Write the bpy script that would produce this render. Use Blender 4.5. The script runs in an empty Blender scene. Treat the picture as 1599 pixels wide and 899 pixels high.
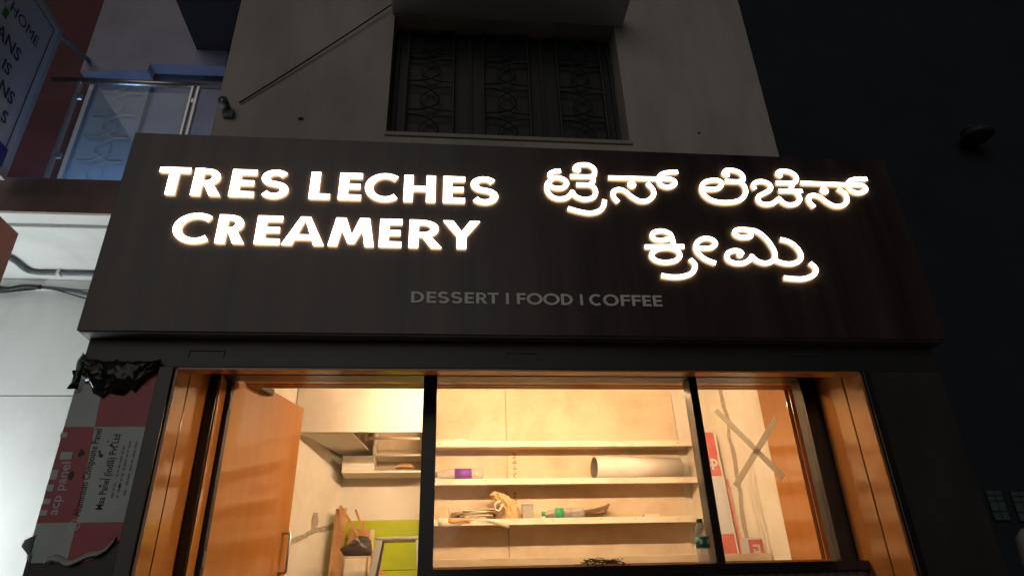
import bpy, math, random
from mathutils import Matrix, Vector
random.seed(7)
S = bpy.context.scene
C = S.collection
EYE = 1.6                      # standpoint height above the road; x = 0, y = 0 is where the photographer stands

# ------------------------------------------------------------------ camera
cam_d = bpy.data.cameras.new('camera'); cam = bpy.data.objects.new('camera', cam_d); C.objects.link(cam)
RX = (0.9954976771, -0.0907037247, -0.0275174348)
UP = (-0.0174806774, -0.4610170829, 0.8872190683)
FW = (0.0931600816, 0.8827434982, 0.4605269977)
cam.matrix_world = Matrix(((RX[0], UP[0], -FW[0], 0), (RX[1], UP[1], -FW[1], 0), (RX[2], UP[2], -FW[2], EYE), (0, 0, 0, 1)))
cam_d.sensor_width = 36; cam_d.lens = 36 * 1041.93 / 1599; cam_d.clip_start = .05; cam_d.clip_end = 2000
S.camera = cam

# ------------------------------------------------------------------ night sky, faint town glow, exposure
w = bpy.data.worlds.new('World'); S.world = w; w.use_nodes = True
nt = w.node_tree; bg = nt.nodes['Background']
sky = nt.nodes.new('ShaderNodeTexSky'); sky.sky_type = 'NISHITA'; sky.sun_disc = False
sky.sun_elevation = math.radians(-2.5); sky.sun_rotation = math.radians(200); sky.air_density = 1.5
nt.links.new(sky.outputs[0], bg.inputs[0]); bg.inputs[1].default_value = .10
sd = bpy.data.lights.new('sun', 'SUN'); sun = bpy.data.objects.new('sun', sd); C.objects.link(sun)
sd.energy = .28; sd.specular_factor = 0; sd.angle = math.radians(50); sd.color = (1, .93, .85)
sun.rotation_euler = Vector((-.30, -.85, .38)).to_track_quat('Z', 'Y').to_euler()
S.view_settings.view_transform = 'Standard'; S.view_settings.look = 'None'
S.view_settings.exposure = 0; S.view_settings.gamma = 1; S.view_settings.use_curve_mapping = False
S.cycles.use_denoising = True; S.cycles.caustics_reflective = False; S.cycles.caustics_refractive = False; S.cycles.max_bounces = 7; S.cycles.diffuse_bounces = 4; S.cycles.glossy_bounces = 4; S.cycles.transparent_max_bounces = 12
# ------------------------------------------------------------------ helpers
def P(rx, rz, Y):                       # a surveyed sight line (slopes right and up from the eye) met at depth Y
    return (rx * Y, Y, rz * Y + EYE)
class MB:
    def __init__(s): s.v = []; s.f = []; s.m = []
    def face(s, idx, mi=0): s.f.append(tuple(idx)); s.m.append(mi)
    def box(s, x0, x1, y0, y1, z0, z1, mi=0):
        b = len(s.v)
        s.v += [(x0,y0,z0),(x1,y0,z0),(x1,y1,z0),(x0,y1,z0),(x0,y0,z1),(x1,y0,z1),(x1,y1,z1),(x0,y1,z1)]
        for q in ((0,3,2,1),(4,5,6,7),(0,1,5,4),(1,2,6,5),(2,3,7,6),(3,0,4,7)): s.face([b+i for i in q], mi)
        return s
    def hexa(s, p, mi=0):               # 8 corners: bottom 4 then top 4
        b = len(s.v); s.v += [tuple(q) for q in p]
        for q in ((0,3,2,1),(4,5,6,7),(0,1,5,4),(1,2,6,5),(2,3,7,6),(3,0,4,7)): s.face([b+i for i in q], mi)
        return s
    def prism(s, poly, y0, y1, mi=0, side=None, back=None):   # polygon in X,Z pushed along Y
        side = mi if side is None else side
        n = len(poly); b = len(s.v)
        s.v += [(x, y0, z) for x, z in poly] + [(x, y1, z) for x, z in poly]
        s.face([b+i for i in range(n)], mi); s.face([b+n+i for i in reversed(range(n))], side if back is None else back)
        for i in range(n):
            j = (i+1) % n; s.face([b+i, b+n+i, b+n+j, b+j], side)
        return s
    def ribbon(s, pts, wd, y0, y1, mi=0, side=1, closed=False, back=None):
        n = len(pts); back = side if back is None else back; b = len(s.v); L = []; Rr = []
        for i, (x, z) in enumerate(pts):
            if closed: a = pts[(i-1) % (n-1)] if i == 0 else pts[i-1]; c = pts[1] if i == n-1 else pts[(i+1)]
            else: a = pts[max(0, i-1)]; c = pts[min(n-1, i+1)]
            if closed and i == 0: a = pts[n-2]
            dx, dz = c[0]-a[0], c[1]-a[1]; l = math.hypot(dx, dz) or 1
            ww = wd(i/(n-1), dx/l, dz/l) if callable(wd) else wd
            nx, nz = -dz/l*ww/2, dx/l*ww/2
            L.append((x+nx, z+nz)); Rr.append((x-nx, z-nz))
        for l, r in zip(L, Rr): s.v += [(l[0],y0,l[1]), (r[0],y0,r[1]), (r[0],y1,r[1]), (l[0],y1,l[1])]
        for i in range(n-1):
            p = b+4*i; q = p+4
            s.face((p, p+1, q+1, q), mi); s.face((p+1, p+2, q+2, q+1), side); s.face((p+2, p+3, q+3, q+2), back); s.face((p+3, p, q, q+3), side)
        if not closed:
            s.face((b, b+3, b+2, b+1), side); e = b+4*(n-1); s.face((e, e+1, e+2, e+3), side)
        return s
    def tube(s, pts, r, n=8, mi=0, cap=True):
        b = len(s.v); pts = [Vector(p) for p in pts]; m = len(pts); prev = None
        for i, p in enumerate(pts):
            t = (pts[min(m-1, i+1)] - pts[max(0, i-1)]).normalized()
            if prev is None:
                u = t.orthogonal().normalized()
            else:
                u = (prev - t * prev.dot(t)); u = u.normalized() if u.length > 1e-6 else t.orthogonal().normalized()
            prev = u; v = t.cross(u); rr = r[i] if isinstance(r, (list, tuple)) else r
            for k in range(n):
                a = 2*math.pi*k/n; s.v.append(tuple(p + (u*math.cos(a) + v*math.sin(a))*rr))
        for i in range(m-1):
            for k in range(n):
                k2 = (k+1) % n; s.face((b+i*n+k, b+i*n+k2, b+(i+1)*n+k2, b+(i+1)*n+k), mi)
        if cap:
            s.face([b+k for k in reversed(range(n))], mi); s.face([b+(m-1)*n+k for k in range(n)], mi)
        return s
    def build(s, name, mats, parent=None, smooth=False, bevel=0, loc=None):
        me = bpy.data.meshes.new(name)
        if loc: s.v = [(x-loc[0], y-loc[1], z-loc[2]) for x, y, z in s.v]
        me.from_pydata(s.v, [], s.f); me.update()
        for mt in (mats if isinstance(mats, (list, tuple)) else [mats]): me.materials.append(mt)
        me.polygons.foreach_set('material_index', s.m)
        if smooth: me.polygons.foreach_set('use_smooth', [True]*len(s.f))
        o = bpy.data.objects.new(name, me); C.objects.link(o)
        if loc: o.location = loc
        if parent is not None:
            o.parent = parent
            o.location = Vector(o.location) - parent.location if not parent.parent else Vector(o.location) - parent.location - parent.parent.location
        if bevel:
            bv = o.modifiers.new('bevel', 'BEVEL'); bv.width = bevel; bv.segments = 2; bv.limit_method = 'ANGLE'
        return o
def bx(name, dims, mat, parent=None, bevel=0): return MB().box(*dims).build(name, mat, parent, bevel=bevel)
def tag(o, label, cat, group=None, kind=None):
    o['label'] = label; o['category'] = cat
    if group: o['group'] = group
    if kind: o['kind'] = kind
    return o
def thing(name, label, cat, loc=(0, 0, 0), group=None):
    o = bpy.data.objects.new(name, None); C.objects.link(o); o.location = loc; o.empty_display_size = .1
    return tag(o, label, cat, group)
def struct(o): o['kind'] = 'structure'; return o
def smoothpath(p, k=6, closed=False):   # Catmull-Rom
    out = []; n = len(p)
    for i in range(n-1):
        p1, p2 = p[i], p[i+1]
        p0 = p[i-1] if i else (p[n-2] if closed else tuple(2*a-b for a, b in zip(p1, p2)))
        p3 = p[i+2] if i+2 < n else (p[1] if closed else tuple(2*b-a for a, b in zip(p1, p2)))
        for t in range(k):
            t /= k
            out.append(tuple(.5*((2*b)+(c-a)*t+(2*a-5*b+4*c-d)*t*t+(3*b-a-3*c+d)*t**3) for a, b, c, d in zip(p0, p1, p2, p3)))
    out.append(tuple(p[-1])); return out
def lathe(profile, n=24, mi=0):         # (radius, height[, material]) round local Z
    m = MB(); 
    for q in profile:
        for k in range(n):
            a = 2*math.pi*k/n; m.v.append((q[0]*math.cos(a), q[0]*math.sin(a), q[1]))
    for i in range(len(profile)-1):
        for k in range(n):
            k2 = (k+1) % n; m.face((i*n+k, i*n+k2, (i+1)*n+k2, (i+1)*n+k), mi)
    m.face([k for k in reversed(range(n))], mi); m.face([(len(profile)-1)*n+k for k in range(n)], mi)
    return m
def text(body, size, mat, loc, rot, parent, name='lettering', bold=0, align='LEFT', stretch=1):
    cu = bpy.data.curves.new(name, 'FONT'); cu.body = body; cu.size = size; cu.offset = bold; cu.align_x = align; cu.resolution_u = 3
    to = bpy.data.objects.new(name, cu); C.objects.link(to)
    bpy.context.view_layer.update()
    me = bpy.data.meshes.new_from_object(to.evaluated_get(bpy.context.evaluated_depsgraph_get()))
    bpy.data.objects.remove(to); me.name = name
    for v in me.vertices: v.co.x *= stretch
    me.materials.clear(); me.materials.append(mat)
    o = bpy.data.objects.new(name, me); C.objects.link(o)
    o.matrix_world = Matrix.Translation(Vector(loc) - (parent.location if parent else Vector())) @ rot.to_4x4()
    if parent: o.parent = parent
    return o
def basis(xa, ya):                      # rotation whose local x and y run along the two given directions
    xa = Vector(xa).normalized(); ya = Vector(ya).normalized(); z = xa.cross(ya)
    return Matrix((xa, ya, z)).transposed()

# ------------------------------------------------------------------ materials
def mat(name, col, rough=.5, metal=0, spec=.5, coat=0, noise=None, bump=None, emit=None, es=0, trans=0, alpha=1):
    """noise = (second colour, scale vector, detail, low, high); bump = (scale, strength)"""
    m = bpy.data.materials.new(name); m.use_nodes = True; n = m.node_tree.nodes; l = m.node_tree.links
    b = n['Principled BSDF']
    b.inputs['Base Color'].default_value = (*col, 1); b.inputs['Roughness'].default_value = rough
    b.inputs['Metallic'].default_value = metal; b.inputs['Specular IOR Level'].default_value = spec
    b.inputs['Coat Weight'].default_value = coat; b.inputs['Coat Roughness'].default_value = .05
    b.inputs['Transmission Weight'].default_value = trans
    if emit: b.inputs['Emission Color'].default_value = (*emit, 1); b.inputs['Emission Strength'].default_value = es
    tc = None
    if noise or bump:
        tc = n.new('ShaderNodeTexCoord')
    if noise:
        c2, sc, det, lo, hi = noise
        mp = n.new('ShaderNodeMapping'); mp.inputs['Scale'].default_value = sc; l.new(tc.outputs['Object'], mp.inputs[0])
        nz = n.new('ShaderNodeTexNoise'); nz.inputs['Scale'].default_value = 1; nz.inputs['Detail'].default_value = det; nz.inputs['Roughness'].default_value = .62
        l.new(mp.outputs[0], nz.inputs['Vector'])
        cr = n.new('ShaderNodeValToRGB'); cr.color_ramp.elements[0].position = lo; cr.color_ramp.elements[1].position = hi
        cr.color_ramp.elements[0].color = (*col, 1); cr.color_ramp.elements[1].color = (*c2, 1)
        l.new(nz.outputs[0], cr.inputs[0]); l.new(cr.outputs[0], b.inputs['Base Color'])
    if bump:
        nb = n.new('ShaderNodeTexNoise'); nb.inputs['Scale'].default_value = bump[0]; nb.inputs['Detail'].default_value = 5
        l.new(tc.outputs['Object'], nb.inputs['Vector'])
        bm = n.new('ShaderNodeBump'); bm.inputs['Strength'].default_value = bump[1]; bm.inputs['Distance'].default_value = .01
        l.new(nb.outputs[0], bm.inputs['Height']); l.new(bm.outputs[0], b.inputs['Normal'])
    return m
def emitter(name, col, st):
    m = bpy.data.materials.new(name); m.use_nodes = True; n = m.node_tree.nodes; n.clear()
    e = n.new('ShaderNodeEmission'); e.inputs[0].default_value = (*col, 1); e.inputs[1].default_value = st
    o = n.new('ShaderNodeOutputMaterial'); m.node_tree.links.new(e.outputs[0], o.inputs[0]); return m
def glass(name, tint=(1, 1, 1), ior=1.45, rough=.02, dirt=0):
    m = bpy.data.materials.new(name); m.use_nodes = True; n = m.node_tree.nodes; l = m.node_tree.links; n.clear()
    t = n.new('ShaderNodeBsdfTransparent'); t.inputs[0].default_value = (*tint, 1)
    g = n.new('ShaderNodeBsdfGlossy'); g.inputs['Roughness'].default_value = rough
    f = n.new('ShaderNodeFresnel'); geo = n.new('ShaderNodeNewGeometry'); mr = n.new('ShaderNodeMapRange')      # thin sheet: same reflectance from both faces
    mr.inputs['To Min'].default_value = ior; mr.inputs['To Max'].default_value = 1/ior
    l.new(geo.outputs['Backfacing'], mr.inputs['Value']); l.new(mr.outputs[0], f.inputs[0])
    x = n.new('ShaderNodeMixShader'); o = n.new('ShaderNodeOutputMaterial')
    l.new(f.outputs[0], x.inputs[0]); l.new(t.outputs[0], x.inputs[1]); l.new(g.outputs[0], x.inputs[2])
    last = x
    if dirt:
        d = n.new('ShaderNodeBsdfDiffuse'); d.inputs[0].default_value = (.6, .6, .6, 1)
        y = n.new('ShaderNodeMixShader'); y.inputs[0].default_value = dirt
        l.new(x.outputs[0], y.inputs[1]); l.new(d.outputs[0], y.inputs[2]); last = y
    l.new(last.outputs[0], o.inputs[0]); return m
def thin_paper(name, col):
    m = bpy.data.materials.new(name); m.use_nodes = True; n = m.node_tree.nodes; l = m.node_tree.links; n.clear()
    a_ = n.new('ShaderNodeBsdfDiffuse'); b_ = n.new('ShaderNodeBsdfTranslucent'); x = n.new('ShaderNodeMixShader'); o = n.new('ShaderNodeOutputMaterial')
    a_.inputs[0].default_value = (*col, 1); b_.inputs[0].default_value = (*col, 1); x.inputs[0].default_value = .8
    l.new(a_.outputs[0], x.inputs[1]); l.new(b_.outputs[0], x.inputs[2]); l.new(x.outputs[0], o.inputs[0]); return m
M = dict(
 tape = thin_paper('masking_tape', (.74,.71,.64)),
 board = mat('board_laminate', (.022,.016,.017), .30, noise=((.074,.055,.054), (5,5,.30), 8, .34, .70), bump=(60,.05)),
 board_edge = mat('board_edge_metal', (.16,.16,.17), .4, .3),
 letter_face = emitter('letter_face_glow', (1,.93,.82), 7.0),
 letter_side = emitter('letter_side_glow', (1,.72,.38), 2.2), letter_back = emitter('letter_back_glow', (1,.68,.36), 15.0),
 letter_grey = mat('letter_grey_acrylic', (.80,.82,.80), .45),
 black = mat('black_aluminium', (.012,.012,.013), .28, noise=((.022,.021,.021), (40,40,2), 4, .35, .7)),
 clad = mat('dark_cladding', (.030,.028,.031), .45, noise=((.05,.044,.044), (3,3,1.2), 5, .35, .7), bump=(45,.06)),
 shutter = mat('shutter_box', (.025,.026,.029), .4, noise=((.04,.04,.042), (2,2,6), 4, .35, .7)),
 orange = mat('orange_laminate', (.42,.175,.045), .14, noise=((.385,.155,.038), (14,14,1.2), 4, .35, .7), coat=.25),
 groove = mat('groove_black', (.012,.008,.006), .6),
 plaster = mat('upper_plaster', (.52,.49,.45), .85, noise=((.33,.305,.28), (2.2,2.2,.8), 8, .38, .78), bump=(30,.15)),
 shade = mat('sunshade_paint', (.62,.66,.70), .8), ledge = mat('window_ledge_stone', (.40,.37,.34), .7, noise=((.36,.33,.31), (5,5,5), 4, .35, .7)),
 dark_int = mat('dark_interior', (.02,.02,.022), .8),
 grille = mat('grille_iron', (.034,.034,.036), .5, .4),
 iw = mat('inner_wall_white', (.74,.71,.64), .8, noise=((.62,.57,.48), (3.2,3.2,3.2), 7, .45, .8), bump=(25,.08)),
 mdf = mat('raw_board', (.72,.60,.45), .7, noise=((.50,.37,.24), (2.6,2.6,2.6), 7, .42, .8), bump=(40,.05)),
 lip = mat('shelf_lip', (.80,.73,.62), .6, noise=((.62,.50,.37), (5,5,11), 6, .5, .82)),
 lime = mat('lime_paint', (.42,.52,.012), .5, noise=((.36,.46,.012), (5,5,5), 5, .4, .75)),
 floor = mat('floor_screed', (.58,.54,.48), .8, noise=((.48,.44,.39), (3,3,3), 5, .4, .7)),
 cement = mat('cement_patch', (.30,.27,.22), .9, noise=((.46,.41,.33), (22,22,22), 5, .35, .7), bump=(60,.3)),
 steel = mat('brushed_steel', (.55,.54,.52), .3, 1),
 alu = mat('ladder_aluminium', (.42,.42,.40), .45, .25, noise=((.66,.64,.60), (30,30,8), 5, .5, .75)),
 wood = mat('timber_batten', (.50,.27,.12), .6, noise=((.36,.17,.07), (20,20,3), 5, .35, .7)),
 ply = mat('plywood', (.42,.22,.10), .6, noise=((.55,.32,.16), (3,3,14), 5, .35, .7)),
 card = mat('carton_board', (.62,.50,.33), .75, noise=((.52,.41,.26), (6,6,6), 4, .4, .7)),
 bag = mat('dark_bag', (.045,.035,.035), .45, bump=(30,.4)),
 white = mat('white_plastic', (.80,.79,.76), .4),
 paper = mat('paper', (.82,.76,.64), .8, noise=((.70,.60,.46), (9,9,9), 4, .4, .7)),
 kraft = mat('kraft_bag', (.66,.47,.24), .55, noise=((.5,.33,.15), (14,14,14), 5, .35, .7), bump=(50,.3)),
 pinkp = mat('orange_paper', (.80,.36,.12), .7),
 roll = mat('roll_vinyl', (.80,.79,.77), .5, noise=((.70,.65,.58), (3,3,3), 4, .4, .7)),
 rollin = mat('roll_core', (.16,.13,.10), .8),
 broom = mat('broom_grass', (.20,.11,.055), .8),
 purple = mat('purple_label', (.20,.05,.36), .45),
 purple2 = mat('purple_light_print', (.55,.42,.68), .5),
 teal = mat('teal_label', (.0,.19,.15), .4),
 capg = mat('green_cap', (.01,.34,.20), .4),
 capd = mat('dark_cap', (.0,.10,.07), .4),
 print_green = mat('green_label', (.03,.36,.14), .45),
 wire = mat('black_wire', (.012,.012,.014), .45),
 film_w = mat('film_white', (.45,.55,.57), .28, noise=((.40,.46,.47), (7,7,3), 5, .4, .7), bump=(18,.12)),
 film_r = mat('film_red', (.42,.012,.045), .28, noise=((.34,.012,.040), (7,7,3), 5, .4, .7), bump=(18,.12)),
 film_pink = mat('faded_red_film', (.60,.15,.14), .5, noise=((.66,.30,.27), (9,9,9), 6, .45, .8)),
 film_dirt = mat('film_grime', (.04,.045,.05), .6),
 ink = mat('print_black', (.015,.016,.02), .6), ink_grey = mat('print_grey', (.24,.27,.28), .6), ink_white = mat('print_white', (.62,.66,.67), .5),
 blackp = mat('black_polythene', (.010,.010,.012), .22, bump=(35,.5)),
 nwall = mat('neighbour_wall', (.76,.77,.75), .7, noise=((.55,.56,.54), (1.6,1.6,1.0), 9, .45, .85), bump=(20,.08)),
 nslab = mat('slab_edge_brown', (.34,.25,.22), .7, noise=((.24,.18,.16), (4,4,4), 5, .4, .7)),
 red = mat('red_paint_wall', (.16,.045,.048), .7, noise=((.10,.030,.034), (2.5,2.5,2.5), 5, .4, .7)),
 brown = mat('brown_box', (.34,.13,.10), .6),
 signw = mat('sign_sheet', (.62,.66,.72), .4), signf = mat('sign_frame', (.55,.55,.56), .4, .3), signb = mat('sign_blue', (.03,.03,.30), .4),
 signtext = mat('sign_print', (.035,.05,.12), .5), signgreen = mat('sign_green', (.05,.24,.03), .5),
 pale = mat('balcony_pale_wall', (.52,.50,.60), .75, noise=((.40,.39,.47), (2,2,2), 5, .4, .7)),
 darkslab = mat('dark_soffit', (.055,.034,.030), .8),
 bluedoor = mat('balcony_door', (.42,.50,.58), .5),
 pvc = mat('grey_conduit', (.10,.11,.12), .5), clip = mat('conduit_clip', (.7,.72,.72), .5),
 road = mat('road_asphalt', (.16,.155,.15), .85, noise=((.11,.105,.10), (20,20,20), 6, .35, .7), bump=(120,.3)),
 stone = mat('step_stone', (.32,.30,.28), .6, noise=((.22,.21,.20), (12,12,12), 5, .35, .7)),
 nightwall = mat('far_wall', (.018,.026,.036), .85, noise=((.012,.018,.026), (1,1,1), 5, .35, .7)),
 nightpane = mat('far_pane', (.07,.12,.12), .3), winpane = mat('upper_pane', (.022,.023,.025), .5), winframe = mat('upper_frame', (.025,.025,.027), .6), nightframe = mat('far_frame', (.03,.035,.04), .6),
 ribbed = mat('counter_front', (.16,.16,.18), .4, .5),
 counter = mat('counter_black_stone', (.014,.014,.018), .16),
 ctop = mat('counter_top_laminate', (.45,.27,.13), .14, noise=((.40,.23,.11), (8,8,8), 4, .35, .7)),
 bulb = emitter('lamp_bulb', (1,.68,.39), 265.0),
 tube_cool = emitter('tube_lamp', (.90,.98,1.0), 310.0),
 tube_blue = emitter('balcony_tube', (.25,.50,1.0), 62.0),
 pane = glass('clear_pane', (.97,.97,.95), dirt=.012), rail_glass = glass('railing_glass', (.90,.95,.97), rough=.03, dirt=.02),
 pet = glass('bottle_plastic', (.93,.94,.93), 1.25, .12, .30), tumbler = glass('cloudy_plastic', (.90,.90,.88), 1.45, .15, .35),
)
ROW_TOP=[('T', -1.842, -1.647, 4.095, 4.301), ('R', -1.626, -1.437, 4.093, 4.3), ('E', -1.395, -1.237, 4.091, 4.298), ('S', -1.217, -1.024, 4.089, 4.297), ('L', -0.903, -0.767, 4.086, 4.295), ('E', -0.721, -0.572, 4.084, 4.293), ('C', -0.559, -0.32, 4.082, 4.292), ('H', -0.31, -0.098, 4.08, 4.29), ('E', -0.055, 0.092, 4.078, 4.288), ('S', 0.116, 0.315, 4.076, 4.287)]
ROW_LOW=[('C', -1.68, -1.431, 3.745, 3.951), ('R', -1.42, -1.241, 3.744, 3.949), ('E', -1.19, -1.034, 3.742, 3.947), ('A', -1.031, -0.766, 3.741, 3.945), ('M', -0.754, -0.464, 3.74, 3.943), ('E', -0.443, -0.3, 3.738, 3.941), ('R', -0.262, -0.048, 3.737, 3.939), ('Y', -0.053, 0.192, 3.736, 3.937)]
ROW_SMALL=[('D', -0.229, -0.149, 3.363, 3.438), ('E', -0.137, -0.077, 3.364, 3.439), ('S', -0.072, 0.001, 3.364, 3.439), ('S', 0.006, 0.081, 3.365, 3.44), ('E', 0.091, 0.149, 3.365, 3.441), ('R', 0.159, 0.23, 3.366, 3.441), ('T', 0.228, 0.3, 3.367, 3.442), ('I', 0.341, 0.358, 3.367, 3.442), ('F', 0.406, 0.463, 3.368, 3.443), ('O', 0.465, 0.566, 3.368, 3.444), ('O', 0.565, 0.672, 3.369, 3.445), ('D', 0.676, 0.752, 3.37, 3.445), ('I', 0.796, 0.812, 3.371, 3.446), ('C', 0.85, 0.932, 3.371, 3.447), ('O', 0.936, 1.038, 3.372, 3.448), ('F', 1.048, 1.112, 3.373, 3.448), ('F', 1.118, 1.179, 3.373, 3.449), ('E', 1.184, 1.242, 3.374, 3.449), ('E', 1.251, 1.311, 3.374, 3.45)]
KAN=[
([[(0.734, 4.369), (0.693, 4.364), (0.659, 4.341), (0.667, 4.312), (0.716, 4.312), (0.757, 4.295), (0.768, 4.261), (0.738, 4.23), (0.685, 4.227), (0.649, 4.245)], [(0.67, 4.298), (0.638, 4.26), (0.632, 4.21), (0.652, 4.166), (0.695, 4.142), (0.751, 4.147), (0.783, 4.171), (0.803, 4.2)], [(0.801, 4.2), (0.82, 4.167), (0.849, 4.15), (0.885, 4.143), (0.936, 4.158), (0.959, 4.195), (0.954, 4.236), (0.925, 4.26), (0.834, 4.261)], [(0.854, 4.378), (0.834, 4.386), (0.842, 4.413), (0.877, 4.429), (0.931, 4.428), (0.964, 4.399), (0.966, 4.362), (0.943, 4.333), (0.797, 4.327)], [(0.939, 4.333), (0.953, 4.314), (0.947, 4.286), (0.926, 4.264)]],[(0.855, 4.383, 0.021)]),
([[(1.015, 4.143), (1.005, 4.098), (0.975, 4.057), (0.914, 4.035), (0.84, 4.044), (0.764, 4.067)]],[]),
([[(1.059, 4.327), (1.403, 4.33)], [(1.552, 4.396), (1.481, 4.388), (1.431, 4.367), (1.408, 4.328), (1.416, 4.282), (1.46, 4.265), (1.509, 4.283), (1.518, 4.314), (1.485, 4.333), (1.395, 4.33)], [(1.106, 4.129), (1.08, 4.168), (1.082, 4.211), (1.121, 4.233), (1.165, 4.217), (1.206, 4.173), (1.256, 4.143), (1.31, 4.149), (1.354, 4.192), (1.356, 4.243), (1.324, 4.292)]],[(1.214, 4.274, 0.033)]),
([[(1.899, 4.38), (1.882, 4.395), (1.905, 4.424), (1.957, 4.426), (2.0, 4.405), (2.014, 4.365), (1.991, 4.333), (1.879, 4.329)], [(1.718, 4.257), (1.786, 4.259), (1.831, 4.276), (1.85, 4.312), (1.833, 4.334), (1.79, 4.335), (1.736, 4.318), (1.705, 4.281), (1.701, 4.231), (1.731, 4.183), (1.793, 4.156), (1.876, 4.154), (1.956, 4.177), (2.005, 4.233), (2.009, 4.293), (1.982, 4.331)]],[(1.902, 4.384, 0.021)]),
([[(2.286, 4.391), (2.273, 4.411), (2.302, 4.433), (2.363, 4.431), (2.4, 4.401), (2.399, 4.36), (2.367, 4.336), (2.246, 4.331)], [(2.372, 4.336), (2.35, 4.302), (2.342, 4.266)], [(2.251, 4.263), (2.421, 4.268)], [(2.081, 4.271), (2.073, 4.301), (2.107, 4.333), (2.159, 4.338), (2.197, 4.311), (2.188, 4.27), (2.138, 4.238), (2.094, 4.211), (2.086, 4.171), (2.119, 4.148), (2.171, 4.152), (2.21, 4.176), (2.239, 4.2)], [(2.239, 4.2), (2.26, 4.168), (2.298, 4.15), (2.352, 4.161), (2.386, 4.197), (2.383, 4.237), (2.363, 4.265)]],[(2.287, 4.396, 0.021)]),
([[(2.427, 4.337), (2.766, 4.335)], [(2.93, 4.39), (2.857, 4.389), (2.798, 4.371), (2.77, 4.333), (2.78, 4.288), (2.823, 4.269), (2.879, 4.281), (2.897, 4.313), (2.869, 4.337), (2.771, 4.336)], [(2.475, 4.136), (2.451, 4.18), (2.456, 4.22), (2.5, 4.236), (2.543, 4.218), (2.58, 4.179), (2.629, 4.151), (2.687, 4.158), (2.729, 4.2), (2.731, 4.255), (2.689, 4.299)]],[(2.584, 4.278, 0.033)]),
([[(1.439, 3.794), (1.436, 3.849), (1.423, 3.892), (1.375, 3.911), (1.322, 3.899), (1.304, 3.869), (1.323, 3.843), (1.369, 3.84), (1.418, 3.853)], [(1.246, 3.787), (1.507, 3.796)], [(1.384, 3.782), (1.448, 3.769), (1.469, 3.73), (1.437, 3.691), (1.369, 3.675), (1.307, 3.688), (1.281, 3.725), (1.317, 3.766), (1.384, 3.782)]],[]),
([[(1.533, 3.703), (1.558, 3.661), (1.532, 3.605), (1.47, 3.576), (1.394, 3.57), (1.328, 3.579)]],[]),
([[(1.587, 3.788), (1.638, 3.787), (1.69, 3.793), (1.721, 3.823), (1.705, 3.854), (1.655, 3.862), (1.604, 3.834), (1.583, 3.79), (1.596, 3.743), (1.64, 3.701), (1.697, 3.677)]],[]),
([[(1.961, 3.881), (1.904, 3.879), (1.867, 3.901), (1.881, 3.931), (1.934, 3.941), (1.974, 3.924), (1.975, 3.891), (1.952, 3.879)], [(1.934, 3.941), (2.019, 3.928), (2.077, 3.87), (2.111, 3.783), (2.103, 3.727), (2.075, 3.698), (2.029, 3.685), (1.981, 3.7), (1.949, 3.733)], [(1.891, 3.745), (1.875, 3.771), (1.832, 3.773), (1.789, 3.748), (1.785, 3.705), (1.824, 3.682), (1.884, 3.683), (1.931, 3.708), (1.952, 3.735)], [(2.098, 3.717), (2.135, 3.694), (2.201, 3.684), (2.263, 3.707), (2.289, 3.751), (2.274, 3.809), (2.232, 3.852), (2.174, 3.87)]],[(1.871, 3.742, 0.021)]),
([[(2.337, 3.695), (2.365, 3.652), (2.338, 3.605), (2.271, 3.577), (2.202, 3.574), (2.135, 3.58)]],[]),
]

# ------------------------------------------------------------------ setting
struct(MB().box(-60, 60, -60, 3.0, -.3, 0).build('road', M['road']))
struct(MB().box(-60, 60, 3.0, 60, -.3, .12).build('pavement', M['stone']))

# ------------------------------------------------------------------ the shop building
B = thing('shop_building', 'two storey shop building with plain plastered upper wall and dark clad pillars', 'building', (.5, 3.7, .12))
FZ = .75                                       # shop floor
XL, XR = -1.53, 2.55                            # clear opening
LZ = 1.39 + EYE                                 # underside of the lintel
pl = bx('pillar', (-2.03, XL, 3.7, 4.36, .12, 3.17), M['clad'], B); pl['label'] = 'left clad pillar partly covered by printed film'
bx('pillar', (XR+.002, 3.07, 3.7, 4.36, .12, 3.17), M['clad'], B)
bx('plinth', (-2.03, 3.07, 4.362, 8.0, .12, FZ), M['stone'], B)
st = bx('step', (XL+.01, XR-.01, 3.86, 4.359, .12, .62), M['stone'], B); bx('step', (XL+.01, XR-.01, 3.56, 3.857, .12, .36), M['stone'], B)
lb = MB().box(-2.028, 3.068, 3.697, 3.77, LZ, 3.24).build('lintel_band', M['shutter'], B, bevel=.004)
for x in (.118, -.373, .60):                    # slots of the shutter guide box
    cx = x * 3.69; z = .402 * 3.69 + EYE
    MB().box(cx-.10, cx+.10, 3.690, 3.696, z+.004, z+.014).box(cx-.10, cx-.092, 3.690, 3.696, z-.03, z+.004).box(cx+.092, cx+.10, 3.690, 3.696, z-.03, z+.004).build('slot_trim', M['clad'], lb)
bx('lintel_edge', (XL+.003, XR-.003, 3.70, 3.775, LZ-.012, LZ-.001), M['orange'], B)
bx('head_panel', (XL, XR, 4.225, 4.25, 1.567+EYE, 3.5), M['orange'], B)
bx('recess_ceiling', (XL, XR, 3.771, 4.36, 3.40, 3.46), M['dark_int'], B)
# black edge trims of the opening
bx('edge_trim', (-1.612, XL-.002, 3.682, 3.698, .13, LZ-.002), M['black'], B, .003)
bx('edge_trim', (XR+.003, XR+.045, 3.682, 3.698, .13, LZ-.002), M['black'], B, .003)
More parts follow.
